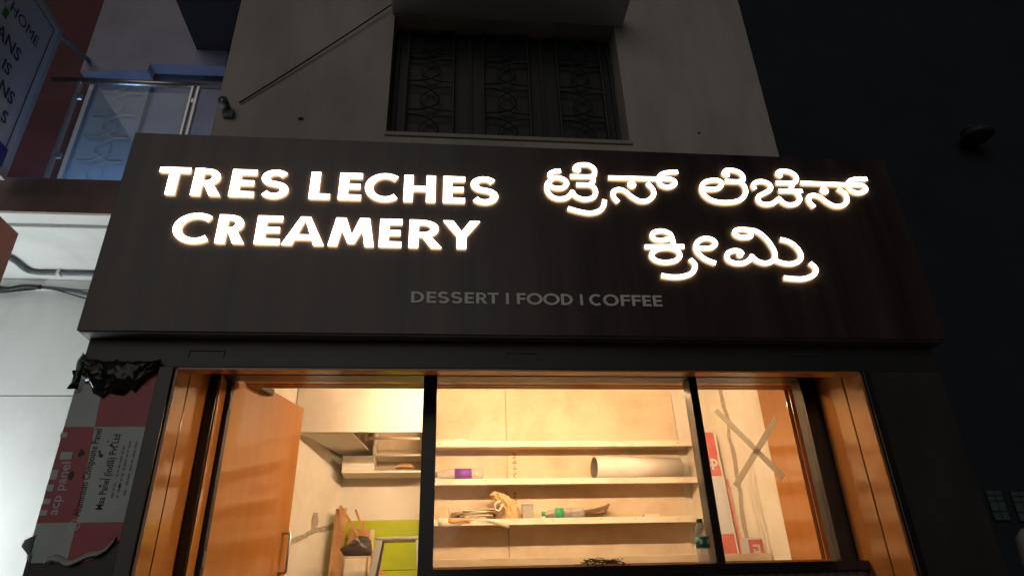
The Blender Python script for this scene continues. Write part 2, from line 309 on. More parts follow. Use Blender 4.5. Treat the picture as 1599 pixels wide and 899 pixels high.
# reveal panels: two laminate boards each side with an open joint
for x0, x1 in ((XL-.02, XL), (XR-.018, XR-.001)):
    s = 1 if x0 < 0 else -1
    bx('reveal_panel', (x0 if s < 0 else XL+.001, x1 if s < 0 else XL+.018, 3.70, 3.876, .13, LZ+.3), M['orange'], B, .002)
    bx('reveal_panel', (x0 if s < 0 else XL+.001, x1 if s < 0 else XL+.018, 3.89, 4.198, .13, LZ+.3), M['orange'], B, .002)
    bx('joint', (XR-.006 if s < 0 else XL+.0005, XR-.002 if s < 0 else XL+.006, 3.876, 3.89, .13, LZ+.3), M['groove'], B)
# upper storey wall with its window opening
WY = 4.0; UXL, UXR = -1.764, 2.585; WX0, WX1 = -.50, 1.385; WZ0, WZ1 = 3.40+EYE, 4.655+EYE; TOP = 9.6
uw = MB()
uw.box(UXL, WX0, WY, WY+.2, 3.5, TOP).box(WX1, UXR, WY, WY+.2, 3.5, TOP).box(WX0, WX1, WY, WY+.2, 3.5, WZ0).box(WX0, WX1, WY, WY+.2, WZ1, TOP)
uw.build('upper_wall', M['plaster'], B)
for x0, x1 in ((UXL, UXL+.2), (UXR-.2, UXR)): bx('side_wall', (x0, x1, WY+.202, 8.0, 4.22, TOP), M['plaster'], B)
bx('room_back', (UXL+.21, UXR-.21, WY+1.2, WY+1.3, 4.3, TOP), M['dark_int'], B)
bx('parapet_roof', (UXL, UXR, WY, 8.0, TOP+.001, TOP+.15), M['plaster'], B)
bx('sill', (WX0-.01, WX1+.02, WY-.016, WY+.12, WZ0-.040, WZ0-.003), M['ledge'], B, .006)
bx('sunshade', (-.52, 1.46, 3.62, WY-.002, WZ1+.012, WZ1+.10), M['shade'], B, .006)
win = bx('window', (WX0+.012, WX1-.012, WY+.17, WY+.185, WZ0+.012, WZ1-.012), M['winpane'], B); win['label'] = 'dark upper window behind an iron grille'
W3 = (WX1-WX0)/3
for i in range(4):
    x = WX0+.02+i*(WX1-WX0-.07)/3; MB().box(x, x+.03, WY+.145, WY+.169, WZ0+.01, WZ1-.01).build('window_frame', M['winframe'], win)
for z in (WZ0+.012, WZ1-.045): MB().box(WX0+.052, WX1-.052, WY+.148, WY+.168, z, z+.03).build('window_frame', M['winframe'], win)
for i in range(3):                               # ornamental grille, a chain of bowed motifs in each third
    cx = WX0 + W3*(i+.5)
    for s in (-1, 1):
        MB().tube([(cx+s*.19, WY+.12, WZ0+.02), (cx+s*.19, WY+.12, WZ1-.02)], .010, 6).build('grille_bar', M['grille'], win)
    g = MB()
    for k in range(4):
        z = WZ0+.16+k*.31
        for s in (-1, 1):
            g.tube(smoothpath([(cx+s*.18, WY+.12, z+.13), (cx+s*.09, WY+.12, z+.125), (cx, WY+.12, z+.09), (cx+s*-.065, WY+.12, z+.02), (cx-s*.07, WY+.12, z-.05), (cx, WY+.12, z-.10), (cx+s*.09, WY+.12, z-.125), (cx+s*.18, WY+.12, z-.13)], 4), .007, 5)
    g.build('grille_motif', M['grille'], win)
for rx, rz, r in ((-.285, .8726, .022), (.4905, .8774, .012)):   # old anchor holes
    x, _, z = P(rx, rz, WY); MB().prism([(x+r*math.cos(a*math.pi/5), z+r*.7*math.sin(a*math.pi/5)) for a in range(10)], WY-.004, WY-.001).build('anchor_hole', M['dark_int'], B)

# ---- the room
BY = 6.2; CZ = 2.35+EYE; RWX = 2.45
bx('floor', (-1.5, RWX, 4.4, BY, FZ-.02, FZ+.006), M['floor'], B)
bx('ceiling', (-2.0, RWX+.3, 4.50, BY+.2, CZ, CZ+.1), M['iw'], B)
bw = bx('back_wall', (-1.3, RWX+.2, BY, BY+.12, FZ+.007, CZ-.001), M['iw'], B)
rw = bx('side_wall', (RWX, RWX+.15, 4.882, BY-.001, FZ+.007, CZ-.001), M['iw'], B); rw['label'] = 'white inner wall with a cement filled crack'
bx('laminate_panel', (RWX-.004, RWX+.02, 4.47, 4.880, FZ+.007, CZ-.001), M['orange'], B, .002)
bx('jamb_strip', (RWX+.055, RWX+.075, 4.325, 4.468, FZ+.007, 3.3), M['orange'], B, .002)
bx('jamb_return', (RWX+.022, RWX+.055, 4.456, 4.4685, FZ+.007, 3.3), M['orange'], B, .002)
# splayed inner wall on the left
p0, p1 = (-1.60, 4.40), (-.932, BY-.001)
dx, dy = p1[0]-p0[0], p1[1]-p0[1]; ll = math.hypot(dx, dy); nx, ny = -dy/ll*.1, dx/ll*.1
a, b_ = p0, p1
lw = MB().hexa([(a[0],a[1],FZ), (b_[0],b_[1],FZ), (b_[0]+nx,b_[1]+ny,FZ), (a[0]+nx,a[1]+ny,FZ)] + [(q[0],q[1],CZ-.002) for q in (a, b_, (b_[0]+nx,b_[1]+ny), (a[0]+nx,a[1]+ny))]).build('side_wall', M['iw'], B)
lw['label'] = 'splayed white inner wall with a cement filled chase'
def on_left(t, z, off=.003): return (a[0]+dx*t+dy/ll*off, a[1]+dy*t-dx/ll*off, z)
def wall_at(rx):                                  # parameter along the splayed wall met by a sight line
    return (rx*a[1]-a[0])/(dx-rx*dy)
def strip_on(fn, pts, wdt, name, parent, m):     # an irregular cement strip pressed on a wall
    mb = MB(); n = len(pts)
    for i, (u, z) in enumerate(pts):
        k = wdt*(.75+.5*random.random()); q = pts[min(i+1, n-1)]; q0 = pts[max(i-1, 0)]
        du, dz = q[0]-q0[0], q[1]-q0[1]; l = math.hypot(du, dz)
        for s in (-1, 1): mb.v.append(fn(u-dz/l*k*s/2, z+du/l*k*s/2))
    for i in range(n-1): mb.face((2*i, 2*i+1, 2*i+3, 2*i+2))
    return mb.build(name, m, parent)
chase = []
for rx, rz in ((-.218,.1155),(-.2118,.1215),(-.195,.1285),(-.185,.1345),(-.172,.1375),(-.163,.1395),(-.156,.142)):
    t = wall_at(rx); y = a[1]+dy*t; chase.append((t*ll, rz*y+EYE))
strip_on(lambda u, z: on_left(u/ll, z), smoothpath(chase, 3), .045, 'cement_chase', lw, M['cement'])
t = wall_at(-.1825); y = a[1]+dy*t
strip_on(lambda u, z: on_left(u/ll, z, .0035), [(t*ll+.0, .134*y+EYE), (t*ll+.004, .150*y+EYE), (t*ll-.002, .160*y+EYE)], .085, 'cement_chase', lw, M['cement'])
yy = .44
pts = [(RWX/(.4425+random.uniform(-.003,.003)), z+EYE) for z in [2.2-.12*i for i in range(21)]]
strip_on(lambda u, z: (RWX-.003, u, z), smoothpath(pts, 2), .075, 'cement_crack', rw, M['cement'])
for k in range(3):                               # trowel smears
    pts = [(5.19+.07*k+.02*math.sin(i*.8+k), .247*5.2+EYE-.15*i-.1*k) for i in range(7)]
    strip_on(lambda u, z: (RWX-.0035, u, z), smoothpath(pts, 2), .018, 'trowel_smear', rw, M['film_w' if 0 else 'tape'])

# ------------------------------------------------------------------ shop front: frame, panes, door
F = thing('shop_glazing', 'black aluminium shop front with glazed bays beneath the sign', 'shop front', (.5, 4.2, FZ))
HZ = 1.527+EYE; fy0, fy1 = 4.2, 4.32
bx('head_rail', (XL+.02, XR-.02, fy0, fy1, HZ, HZ+.038), M['black'], F, .003)
for x0, x1 in ((-1.511, -1.454), (-.157, -.069), (1.634, 1.69), (2.423, 2.53)):
    bx('post', (x0, x1, fy0+.001, fy1-.001, FZ, HZ-.001), M['black'], F, .003)
bx('jamb_strip', (-1.4535, -1.445, fy0+.012, fy1+.02, FZ, HZ-.001), M['orange'], F)  # added strip: orange reflection on the black post's side, put in as colour
hp = bx('head_lining', (-1.34, 2.50, fy1+.001, 4.465, HZ+.001, HZ+.05), M['orange'], F, .002)
for y in (4.375, 4.42): MB().box(-1.338, 2.498, y, y+.008, HZ-.002, HZ+.0005).build('track_groove', M['groove'], hp)
bx('pane', (-.068, 1.633, 4.255, 4.263, .35+EYE, HZ-.001), M['pane'], F)
bx('pane', (1.691, 2.422, 4.255, 4.263, .35+EYE, HZ-.001), M['pane'], F)
bx('bottom_rail', (-.068, 2.422, 4.235, 4.29, .345+EYE, .362+EYE), M['ctop'], F, .002)
# the open door
h0 = Vector((-1.418, 4.352)); h1 = Vector((-1.13, 5.235)); d = (h1-h0).normalized(); nrm = Vector((d.y, -d.x)); wdt = (h1-h0).length
def dp(u, v, z): q = h0 + d*u + nrm*v; return (q.x, q.y, z)
def dbox(u0, u1, v0, v1, z0, z1): return [dp(u0,v0,z0), dp(u1,v0,z0), dp(u1,v1,z0), dp(u0,v1,z0), dp(u0,v0,z1), dp(u1,v0,z1), dp(u1,v1,z1), dp(u0,v1,z1)]
door = MB().hexa(dbox(.028, wdt, -.04, 0, FZ+.01, 1.625+EYE)).build('door', M['orange'], F, bevel=.002); door['label'] = 'orange laminate door standing open inwards'
MB().hexa(dbox(-.005, .026, -.045, .004, FZ+.01, 1.63+EYE)).build('door_stile', M['black'], door)
hz0, hz1 = .083*5.1+EYE, .1345*5.1+EYE; hu = wdt-.075
MB().tube([dp(hu, .0, hz1), dp(hu, .05, hz1), dp(hu, .056, hz1-.008), dp(hu, .056, hz0+.008), dp(hu, .05, hz0), dp(hu, .0, hz0)], .010, 10).build('handle', M['steel'], door, smooth=True)
cl = MB().hexa(dbox(.20, .42, .002, .05, 1.565+EYE, 1.612+EYE)).build('door_closer', M['pvc'], door, bevel=.004)
MB().tube([dp(.36, .03, 1.62+EYE), dp(.22, .16, 1.628+EYE), dp(.06, .22, 1.60+EYE)], .007, 6).tube([dp(.30,.03,1.56+EYE), dp(.32,.05,1.53+EYE), dp(.35,.04,1.55+EYE)], .004, 5).build('closer_arm', M['wire'], cl)
for z in (1.0, 2.0, 2.95): MB().hexa(dbox(-.004, .02, .0045, .010, z, z+.09)).build('hinge', M['pvc'], door)

# tape cross on the right pane
for (q0, q1), lab in ((((.4265,.3085), (.5155,.2025)), 'strip of masking tape on right pane running down to the right'), (((.4365,.190), (.5235,.295)), 'strip of masking tape on right pane running down to the left')):
    x0, _, z0 = P(*q0, 4.25); x1, _, z1 = P(*q1, 4.25); yv = 4.2528 if q0[1] > .2 else 4.2515
    tag(MB().ribbon([(x0, z0), ((x0+x1)/2+.002, (z0+z1)/2+.001), (x1, z1)], .040, yv, yv+.0006, 0, 0).build('tape_strip', M['tape']), lab, 'tape', 'tape cross')

# ------------------------------------------------------------------ counter in front of the panes
K = thing('service_counter', 'black edged service counter below the shop window', 'counter', (1.2, 4.2, .62))
CT = .338+EYE
bx('counter_edge', (-.115, XR-.022, 4.085, 4.12, CT-.055, CT), M['counter'], K, .004)
bx('counter_top', (-.068, XR-.024, 4.1215, 4.75, CT-.03, CT-.003), M['ctop'], K, .002)
bx('front_panel', (-.10, XR-.03, 4.128, 4.145, .64, CT-.031), M['ribbed'], K)
for i in range(42):
    x = -.08+i*.062; MB().box(x, x+.03, 4.118, 4.1278, .66, CT-.058).build('rib', M['ribbed'], K)
bx('inner_board', (-.10, 2.43, 5.15, 5.17, FZ+.01, 0.0955*5.15+EYE), M['mdf'], K, .002)
bx('end_panel', (-.112, -.102, 4.128, 4.75, .64, CT-.031), M['black'], K)

# ------------------------------------------------------------------ sign board with letters
SG = thing('shop_sign', 'long dark brown fascia sign with glowing white raised letters', 'sign', (.53, 3.6, 3.165))
SX0, SX1, SZ0, SZ1 = -2.06, 3.12, 3.165, 4.572
bd = bx('board', (SX0, SX1, 3.60, 3.995, SZ0, SZ1), M['board'], SG, .003)
MB().box(SX0+.01, SX1-.01, 3.612, 3.69, SZ0-.006, SZ0-.001).build('bottom_flange', M['board_edge'], bd)
def letter_mesh(c, x0, x1, z0, z1, sv, sh, y0, y1):
    global BK
    BK = 2 if y1 < 3.597 else 1
    """one capital: sv = width of upright strokes, sh = width of level strokes"""
    mb = MB(); k = [0]
    g_ = .022*(x1-x0) if c != 'I' else 0; x0 += g_; x1 -= g_
    if c in 'SC' and y1 < 3.597: sv *= .86; sh *= .94
    W, H = x1-x0, z1-z0
    def dep(): k[0] += 1; return y0 + .0001*k[0]
    def rect(a, b, c_, d_): mb.prism([(a,c_),(b,c_),(b,d_),(a,d_)], dep(), y1, 0, 1, back=BK)
    def poly(p): mb.prism([(x0+W*u, z0+H*v) for u, v in p], dep(), y1, 0, 1, back=BK)
    def rib(pts, closed=False, n=6, sm=True):
        q = smoothpath(pts, n, closed) if sm else pts
        mb.ribbon(q, lambda t, tx, tz: math.sqrt((sh*tx)**2+(sv*tz)**2)*(.86 if c == 'R' else 1), dep(), y1, 0, 1, closed, back=BK)
    def arc(cx, cz, rx, rz, a0, a1, n=28): return [(cx+rx*math.cos(math.radians(a0+(a1-a0)*i/n)), cz+rz*math.sin(math.radians(a0+(a1-a0)*i/n))) for i in range(n+1)]
    zm = (z0+z1)/2
    if c in 'EFLTHI':
        if c == 'I': rect(x0, x1, z0, z1)
        elif c == 'T': rect(x0, x1, z1-sh, z1); rect((x0+x1)/2-sv/2, (x0+x1)/2+sv/2, z0, z1-sh+.001)
        elif c == 'H': rect(x0, x0+sv, z0, z1); rect(x1-sv, x1, z0, z1); rect(x0+sv-.001, x1-sv+.001, zm-sh/2, zm+sh/2)
        else:
            rect(x0, x0+sv, z0, z1)
            if c in 'EF': rect(x0+sv-.001, x1, z1-sh, z1); rect(x0+sv-.001, x1-.06*W, zm-sh*.45, zm+sh*.5)
            if c in 'EL': rect(x0+sv-.001, x1, z0, z0+sh)
    elif c == 'O': rib(arc((x0+x1)/2, zm, W/2-sv/2, H/2-sh/2, 0, 360, 36), True, sm=False)
    elif c == 'C': rib(arc((x0+x1)/2+W*.06, zm, W*.56-sv/2, H/2-sh/2, 48, 312, 34), sm=False)
    elif c == 'D':
        rect(x0, x0+sv, z0, z1); e = x0+W*.38
        rib([(x0+sv*.6, z1-sh/2)] + arc(e, zm, x1-e-sv/2, H/2-sh/2, 90, -90, 22) + [(x0+sv*.6, z0+sh/2)], sm=False)
    elif c == 'S':
        q = arc(.5, .755, .44, .245, 28, 246, 16) + arc(.5, .25, .46, .25, 66, -152, 16)
        rib([(x0+sv*.46+(W-sv*.92)*u, z0+sh/2+(H-sh)*v) for u, v in q], sm=False)
    elif c == 'R':
        rect(x0, x0+sv, z0, z1); e = x0+W*.42; zc = z1-H*.315; rz = H*.315-sh/2; rx = W*.91-W*.42-sv/2
        rib([(x0+sv*.6, z1-sh/2)] + arc(e, zc, rx, rz, 90, -90, 18) + [(x0+sv*.6, zc-rz)], sm=False)
        l0 = x0+W*.40; mb.prism([(l0, z0+H*.38), (x1-sv*1.15, z0), (x1, z0), (l0+sv*.95, z0+H*.40)], dep(), y1, 0, 1, back=BK)
    elif c == 'A':
        t = sv/W*1.06
        poly([(0,0),(t,0),(.5+.03,1-.26*0),(.5-t*.48,1)]); poly([(1-t,0),(1,0),(.5+t*.48,1),(.5-.03,1)]); rect(x0+W*.25, x1-W*.25, z0+H*.19, z0+H*.19+sh*.9)
    elif c == 'M':
        t = sv/W*.95
        poly([(0,0),(t,0),(.13+t,1),(.13,1)]); poly([(1-t,0),(1,0),(.87,1),(.87-t,1)])
        poly([(.13,1),(.13+t*1.1,1),(.5+t*.36,.10),(.5-t*.36,.10)]); poly([(.87-t*1.1,1),(.87,1),(.5+t*.36,.10),(.5-t*.36,.10)])
    elif c == 'Y':
        t = sv/W*1.1
        poly([(0,1),(t,1),(.5+t*.45,.40),(.5-t*.45,.42)]); poly([(1-t,1),(1,1),(.5+t*.45,.42),(.5-t*.45,.40)]); rect((x0+x1)/2-sv/2, (x0+x1)/2+sv/2, z0, z0+H*.46)
    return mb
LIT = [M['letter_face'], M['letter_side'], M['letter_back']]
for c, x0, x1, z0, z1 in ROW_TOP: letter_mesh(c, x0, x1, 4.084 if c not in 'SC' else 4.078, 4.292 if c not in 'SC' else 4.298, .058, .039, 3.585, 3.591).build('letter', LIT, SG)
for c, x0, x1, z0, z1 in ROW_LOW: letter_mesh(c, x0, x1, 3.741 if c not in 'SC' else 3.735, 3.945 if c not in 'SC' else 3.951, .058, .039, 3.585, 3.591).build('letter', LIT, SG)
for c, x0, x1, z0, z1 in ROW_SMALL: letter_mesh(c, x0, x1, 3.366 if c not in 'SCO' else 3.364, 3.441 if c not in 'SCO' else 3.443, .0185 if c != 'I' else .012, .0140, 3.5945, 3.5985).build('letter', [M['letter_grey'], M['letter_grey']], SG)
for strokes, dots in KAN:
    mb = MB(); k = 0
    for s_ in strokes:
        q = smoothpath(s_, 6, s_[0] == s_[-1]) if len(s_) > 2 else [tuple(s_[0]), tuple((p+r)/2 for p, r in zip(*s_)), tuple(s_[1])]
        mb.ribbon(q, .030 if len(s_) > 2 else .029, 3.585+.0002*k, 3.591, 0, 1, s_[0] == s_[-1], back=2); k += 1
        # rounded joints so that bends close neatly
        for (x, z) in (q[0], q[-1]):
            if any(math.hypot(x-o[0], z-o[1]) < .03 for s2 in strokes if s2 is not s_ for o in s2):
                mb.prism([(x+0.0155*math.cos(i*math.pi/6), z+0.0155*math.sin(i*math.pi/6)) for i in range(12)], 3.585+.0002*k, 3.591, 0, 1, back=2); k += 1
    for x, z, r in dots:
        r *= .88
        mb.prism([(x+r*math.cos(i*math.pi/8), z+r*math.sin(i*math.pi/8)) for i in range(16)], 3.585+.0002*k, 3.591, 0, 1, back=2); k += 1
    mb.build('letter', LIT, SG)

# ------------------------------------------------------------------ printed film on the left pillar
PF = 3.6985; FX0, FX1 = -2.032, -1.6135
fm = thing('protective_film', 'red and white chequered protective film with printing on the left pillar', 'film', (-1.82, 3.69, 1.99))
zr1, zr2 = .2838*3.69+EYE, .1515*3.69+EYE; zt, zb = 2.99, 1.985
def colx(z): return -1.842 - (z-2.16)*.072 if z > 2.16 else -1.842
cA, cB, cC, cD = colx(zt), colx(zr1), colx(zr2), colx(zb)
MB().prism([(FX0, zr1), (cB, zr1), (cA, zt), (FX0, zt)], PF-.003, PF).build('film_patch', M['film_w'], fm)
MB().prism([(cB, zr1), (FX1, zr1), (FX1, zt), (cA, zt)], PF-.003, PF).build('film_patch', M['film_r'], fm)
MB().prism([(FX0, zr2), (cC, zr2), (cB, zr1), (FX0, zr1)], PF-.003, PF).build('film_patch', M['film_r'], fm)
MB().prism([(cC, zr2), (FX1, zr2), (FX1, zr1), (cB, zr1)], PF-.003, PF).build('film_patch', M['film_w'], fm)
MB().prism([(FX0, zb+.01), (FX0+.03, zb-.012), (cD, zb-.01), (cC, zr2), (FX0, zr2)], PF-.003, PF).build('film_patch', M['film_w'], fm)
MB().prism([(cD, zb-.01), (cD+.06, zb-.018), (cD+.12, zb+.003), (cD+.17, zb+.04), (FX1, zb+.09), (FX1, zr2), (cC, zr2)], PF-.003, PF).build('film_patch', M['film_r'], fm)
VT = basis((0, 0, 1), (-1, 0, 0))                 # print runs upward
def vtext(body, rx, rz0, rz1, size, m, bold=0):
    x, _, z = P(rx, rz0, PF); o = text(body, size, m, (x+size*.34, PF-.0036, z), VT, fm, 'lettering', bold)
    L = max(v.co.x for v in o.data.vertices); want = (rz1-rz0)*PF
    for v in o.data.vertices: v.co.x *= want/L
    return o
vtext('acp panel', -.5325, .1612, .2329, .066, M['ink_white'], .0006)
vtext('Aluminium Composite Panel', -.5010, .1591, .2800, .050, M['ink'], .0008)
vtext('Maa Panel (India) Pvt Ltd', -.4737, .1671, .2722, .050, M['ink'], .0008)
text('®', .075, M['ink_white'], (P(-.4996,.1405,PF)[0]+.025, PF-.0036, P(0,.1405,PF)[2]), VT, fm)
for rx, z0, z1 in ((-.4605,.183,.205), (-.4605,.212,.252), (-.4535,.183,.192), (-.4535,.197,.262), (-.4445,.186,.19), (-.4445,.20,.258)):   # rows of print too fine to read
    x = rx*PF; q = z0*PF+EYE
    r_ = MB()
    while q < z1*PF+EYE:
        l = random.uniform(.012, .04); r_.box(x-.005, x+.005, PF-.0036, PF-.0031, q, q+l); q += l+random.uniform(.006, .012)
    r_.build('fine_print', M['ink_grey'], fm)
for rx, z0, z1 in ((-.5455,.161,.168), (-.5455,.176,.183), (-.5465,.193,.202), (-.5460,.209,.222), (-.540,.2365,.247), (-.548,.268,.275)):    # cropped large print at the panel edge
    bx('large_print', (rx*PF-.012, rx*PF+(.022 if rx < -.542 else .045), PF-.0036, PF-.0031, z0*PF+EYE, z1*PF+EYE), M['ink_white'], fm)
for rx, rz, r in ((-.489,.242,.020), (-.492,.247,.012), (-.478,.256,.014), (-.4775,.233,.010), (-.5215,.214,.030), (-.516,.246,.028), (-.481,.209,.009), (-.484,.262,.008), (-.4795,.1995,.013)):   # smeared grime
    r *= .62; x, _, z = P(rx, rz, PF); n = 11
    MB().prism([(x+r*random.uniform(.5,1.15)*math.cos(i*2*math.pi/n), z+r*random.uniform(.6,1.5)*math.sin(i*2*math.pi/n)) for i in range(n)], PF-.0034-.0001*random.random(), PF-.0030).build('grime_smear', M['film_dirt'], fm)
# curled lower edge of the film
def sheet(pts_rows, name, m, parent=None, th=.002):
    mb = MB(); nr, nc = len(pts_rows), len(pts_rows[0])
    for r_ in pts_rows: mb.v += r_
    for i in range(nr-1):
        for j in range(nc-1): mb.face((i*nc+j, i*nc+j+1, (i+1)*nc+j+1, (i+1)*nc+j))
    o = mb.build(name, m, parent, smooth=True); sm = o.modifiers.new('t', 'SOLIDIFY'); sm.thickness = th
    return o
rows = []
for i in range(7):
    t = i/6; rows.append([(FX0+.10+(FX1-FX0-.12)*j/10, PF-.006-.03*math.sin(t*2.6)*(.4+.6*math.sin(j*.9+1)**2), zb+.012+.09*max(0, (j-5)/5)**1.5-.028*math.sin(t*1.7)+.014*math.sin(j*1.3)) for j in range(11)])
sheet(rows, 'curled_edge', M['film_w'], fm, .0012)
rows = [[(FX0+.025-.035*math.sin(j*.9)*i/3-.004, PF-.012-.015*i*math.sin(j), zb+.09-.03*j+.01*i) for j in range(5)] for i in range(4)]
sheet(rows, 'curled_edge', M['film_w'], fm, .0012)
# black polythene bunched under the lintel
rows = []
for i in range(11):
    t = i/10; r_ = []
    for j in range(17):
        s = j/16; x = -2.035+.43*s
        drop = (.03+.17*math.sin(math.pi*min(1, s*1.02))**.8)*t
        r_.append((x, 3.694-.006-.035*math.sin(math.pi*t)*math.sin(math.pi*s)**.5-.030*random.random()*(0 < i < 10), 3.02-drop*(.85+.3*random.random())+.012*random.uniform(-1, 1)))
    rows.append(r_)
pb = tag(sheet(rows, 'polythene_sheet', M['blackp'], None, .0015), 'crumpled black polythene bunched at the top of the printed film', 'polythene')
rows = [[(-2.005-.03*abs(math.sin(i*2.1+j))*(j/3)-.004, 3.68-.01*j, 3.06-.045*i-.012*random.random()) for j in range(4)] for i in range(5)]
sheet(rows, 'torn_flap', M['film_w'], pb, .0012)
rows = [[(-2.005-.05*abs(math.sin(i*1.3+1.2))*(j/3), 3.675-.008*j, 2.955-.035*i-.01*random.random()) for j in range(4)] for i in range(4)]
sheet(rows, 'torn_flap', M['blackp'], pb, .0012)
# ------------------------------------------------------------------ shelves on the back wall
SF = 5.95; UX0, UX1 = -.14, 2.29
SH = thing('wall_shelves', 'raw board wall shelves seen through the middle pane', 'shelves', (1.07, SF, FZ))
zs = [.2600*SF+EYE, .2045*SF+EYE, .1480*SF+EYE, -.3+EYE]
seam = .0897*6.19
for x0, x1 in ((UX0, seam-.004), (seam+.004, 2.20)):
    bx('back_panel', (x0, x1, BY-.016, BY-.002, FZ+.01, CZ-.01), M['mdf'], SH, .002)
for k, z in enumerate(zs):
    s_ = bx('shelf', (UX0+.021, UX1-.021, SF+.02, BY-.017, z-.02, z), M['mdf'], SH)
    br = UX0+.9+.35*k
    MB().box(UX0+.021, UX1-.021, SF, SF+.0195, z-.05, z+.002).build('shelf_lip', M['lip'], s_, bevel=.002)
    for q in range(6):
        x = UX0+.12+q*.43+random.uniform(-.08, .08); zz = z-.022+random.uniform(-.012, .012)
        MB().prism([(x+.005*math.cos(i*math.pi/4), zz+.005*math.sin(i*math.pi/4)) for i in range(8)], SF-.0015, SF-.0002).build('screw_head', M['rollin'], s_)
for x0 in (UX0, UX1-.02): bx('end_panel', (x0, x0+.02, SF-.002, BY-.017, FZ+.01, zs[0]+.01), M['lip'], SH, .001)
bx('upright_batten', (UX1+.004, UX1+.03, SF+.05, SF+.08, FZ+.01, .19*SF+EYE), M['lip'], SH)
cp = MB().prism([(2.215, 1.60+EYE), (2.44, 1.60+EYE), (2.44, 2.2+EYE), (2.20, 2.2+EYE)], BY-.02, BY-.001).build('cement_patch', M['iw'], SH)

def paint_noise_print(parent, x, z0, n, w_, y):   # faint vertical factory stamp on the board, unreadable
    mb = MB(); z = z0
    for i in range(n):
        h = random.uniform(.008, .02); mb.box(x+random.uniform(-.008, .008), x+w_*random.uniform(.4, 1), y-.0006, y, z, z+h); z -= h+random.uniform(.004, .012)
    return mb.build('board_stamp', M['wood'], parent)
for z0, n in ((zs[0]-.06, 12), (zs[1]-.08, 9)): paint_noise_print(SH, seam+.06, z0, n, .03, BY-.0165)

# ------------------------------------------------------------------ overhead cabinet on the left
OC = thing('overhead_cabinet', 'unfinished white overhead cabinet with open cubbies in the left corner', 'cabinet', (-.7, 5.4, 1.29+EYE))
bz = .2741*5.4+EYE
bx('front_panel', (-1.22, -.165, 5.39, 5.41, bz, CZ-.01), M['iw'], OC, .001)
MB().hexa([(-1.166,5.411,bz-.002), (-.772,5.411,bz-.002), (-.665,6.16,bz-.002), (-.935,6.16,bz-.002)] + [(-1.166,5.411,bz+.016), (-.772,5.411,bz+.016), (-.665,6.16,bz+.016), (-.935,6.16,bz+.016)]).build('bottom_panel', M['iw'], OC)
cy = 5.95; cb = 1.295+EYE
bx('cubby_back', (-.93, -.20, BY-.012, BY-.002, cb, CZ-.02), M['mdf'], OC)
bx('cubby_bottom', (-.90, -.20, cy, BY-.013, cb-.018, cb), M['iw'], OC, .001)
bx('cubby_shelf', (-.63, -.225, cy+.02, BY-.013, .2395*cy+EYE, .2395*cy+EYE+.016), M['iw'], OC, .001)
for x in (-.648, -.222): bx('cubby_side', (x, x+.018, cy-.001, BY-.013, cb+.001, CZ-.02), M['iw'], OC, .001)
bx('cubby_front_rail', (-.90, -.65, cy, cy+.015, cb+.001, .2395*cy+EYE), M['iw'], OC)
for x in (-.76, -.70): bx('slat', (x, x+.02, 5.72, 5.74, bz+.02, bz+.6), M['mdf'], OC)
rod = tag(MB().tube([P(-.120,.2655,5.85), P(-.040,.2645,5.85)], .011, 10).build('cabinet_rod', M['paper'], None, True), 'pale yellow rod lying across the open cubby', 'rod')
tag(MB().prism([P(-.0745,.2205,6.05)[::2], P(-.047,.2205,6.05)[::2], P(-.052,.2255,6.05)[::2], P(-.066,.2262,6.05)[::2]], 6.0, 6.08).build('offcut', M['ply'], None, bevel=.003), 'small wooden offcut lying inside the open cubby', 'offcut')

# lime boards below, on the back wall
LG = thing('lime_panels', 'lime green painted boards on the lower back wall behind the ladder', 'wall panel', (-.5, BY-.02, FZ))
for z0, z1 in ((.1240, .1485), (.083, .1232), (-.05, .0823)): bx('panel', (-.925, -.16, BY-.02, BY-.003, z0*6.19+EYE, z1*6.19+EYE), M['lime'], LG, .003)

# ------------------------------------------------------------------ step ladder
LD = thing('step_ladder', 'paint spattered aluminium step ladder in front of the lime boards', 'ladder', (-.33, 5.35, FZ))
ltz = .1242*5.3+EYE
bx('top_step', (-.50, -.17, 5.22, 5.40, ltz-.02, ltz), M['alu'], LD, .004)
for s, xa, xb in ((-1, -.475, -.70), (1, -.195, -.06)):
    for ya, yb in ((5.235, 4.95), (5.385, 5.75)):
        w2 = .022
        MB().hexa([(xb-w2,yb-.012,FZ+.007), (xb+w2,yb-.012,FZ+.007), (xb+w2,yb+.012,FZ+.007), (xb-w2,yb+.012,FZ+.007), (xa-w2,ya-.012,ltz-.021), (xa+w2,ya-.012,ltz-.021), (xa+w2,ya+.012,ltz-.021), (xa-w2,ya+.012,ltz-.021)]).build('rail', M['alu'], LD, bevel=.003)
for k in range(1, 5):
    t = k/5; za = ltz-(ltz-FZ)*t; xa = -.475-.225*t; xb = -.195+.135*t; y = 5.235-.285*t
    bx('tread', (xa+.01, xb-.01, y-.035, y+.045, za-.012, za+.012), M['alu'], LD, .003)
    if k in (2, 4): MB().tube([(xa, 5.385+.365*t, za+.15), (xb, 5.385+.365*t, za+.15)], .009, 8).build('brace', M['alu'], LD)

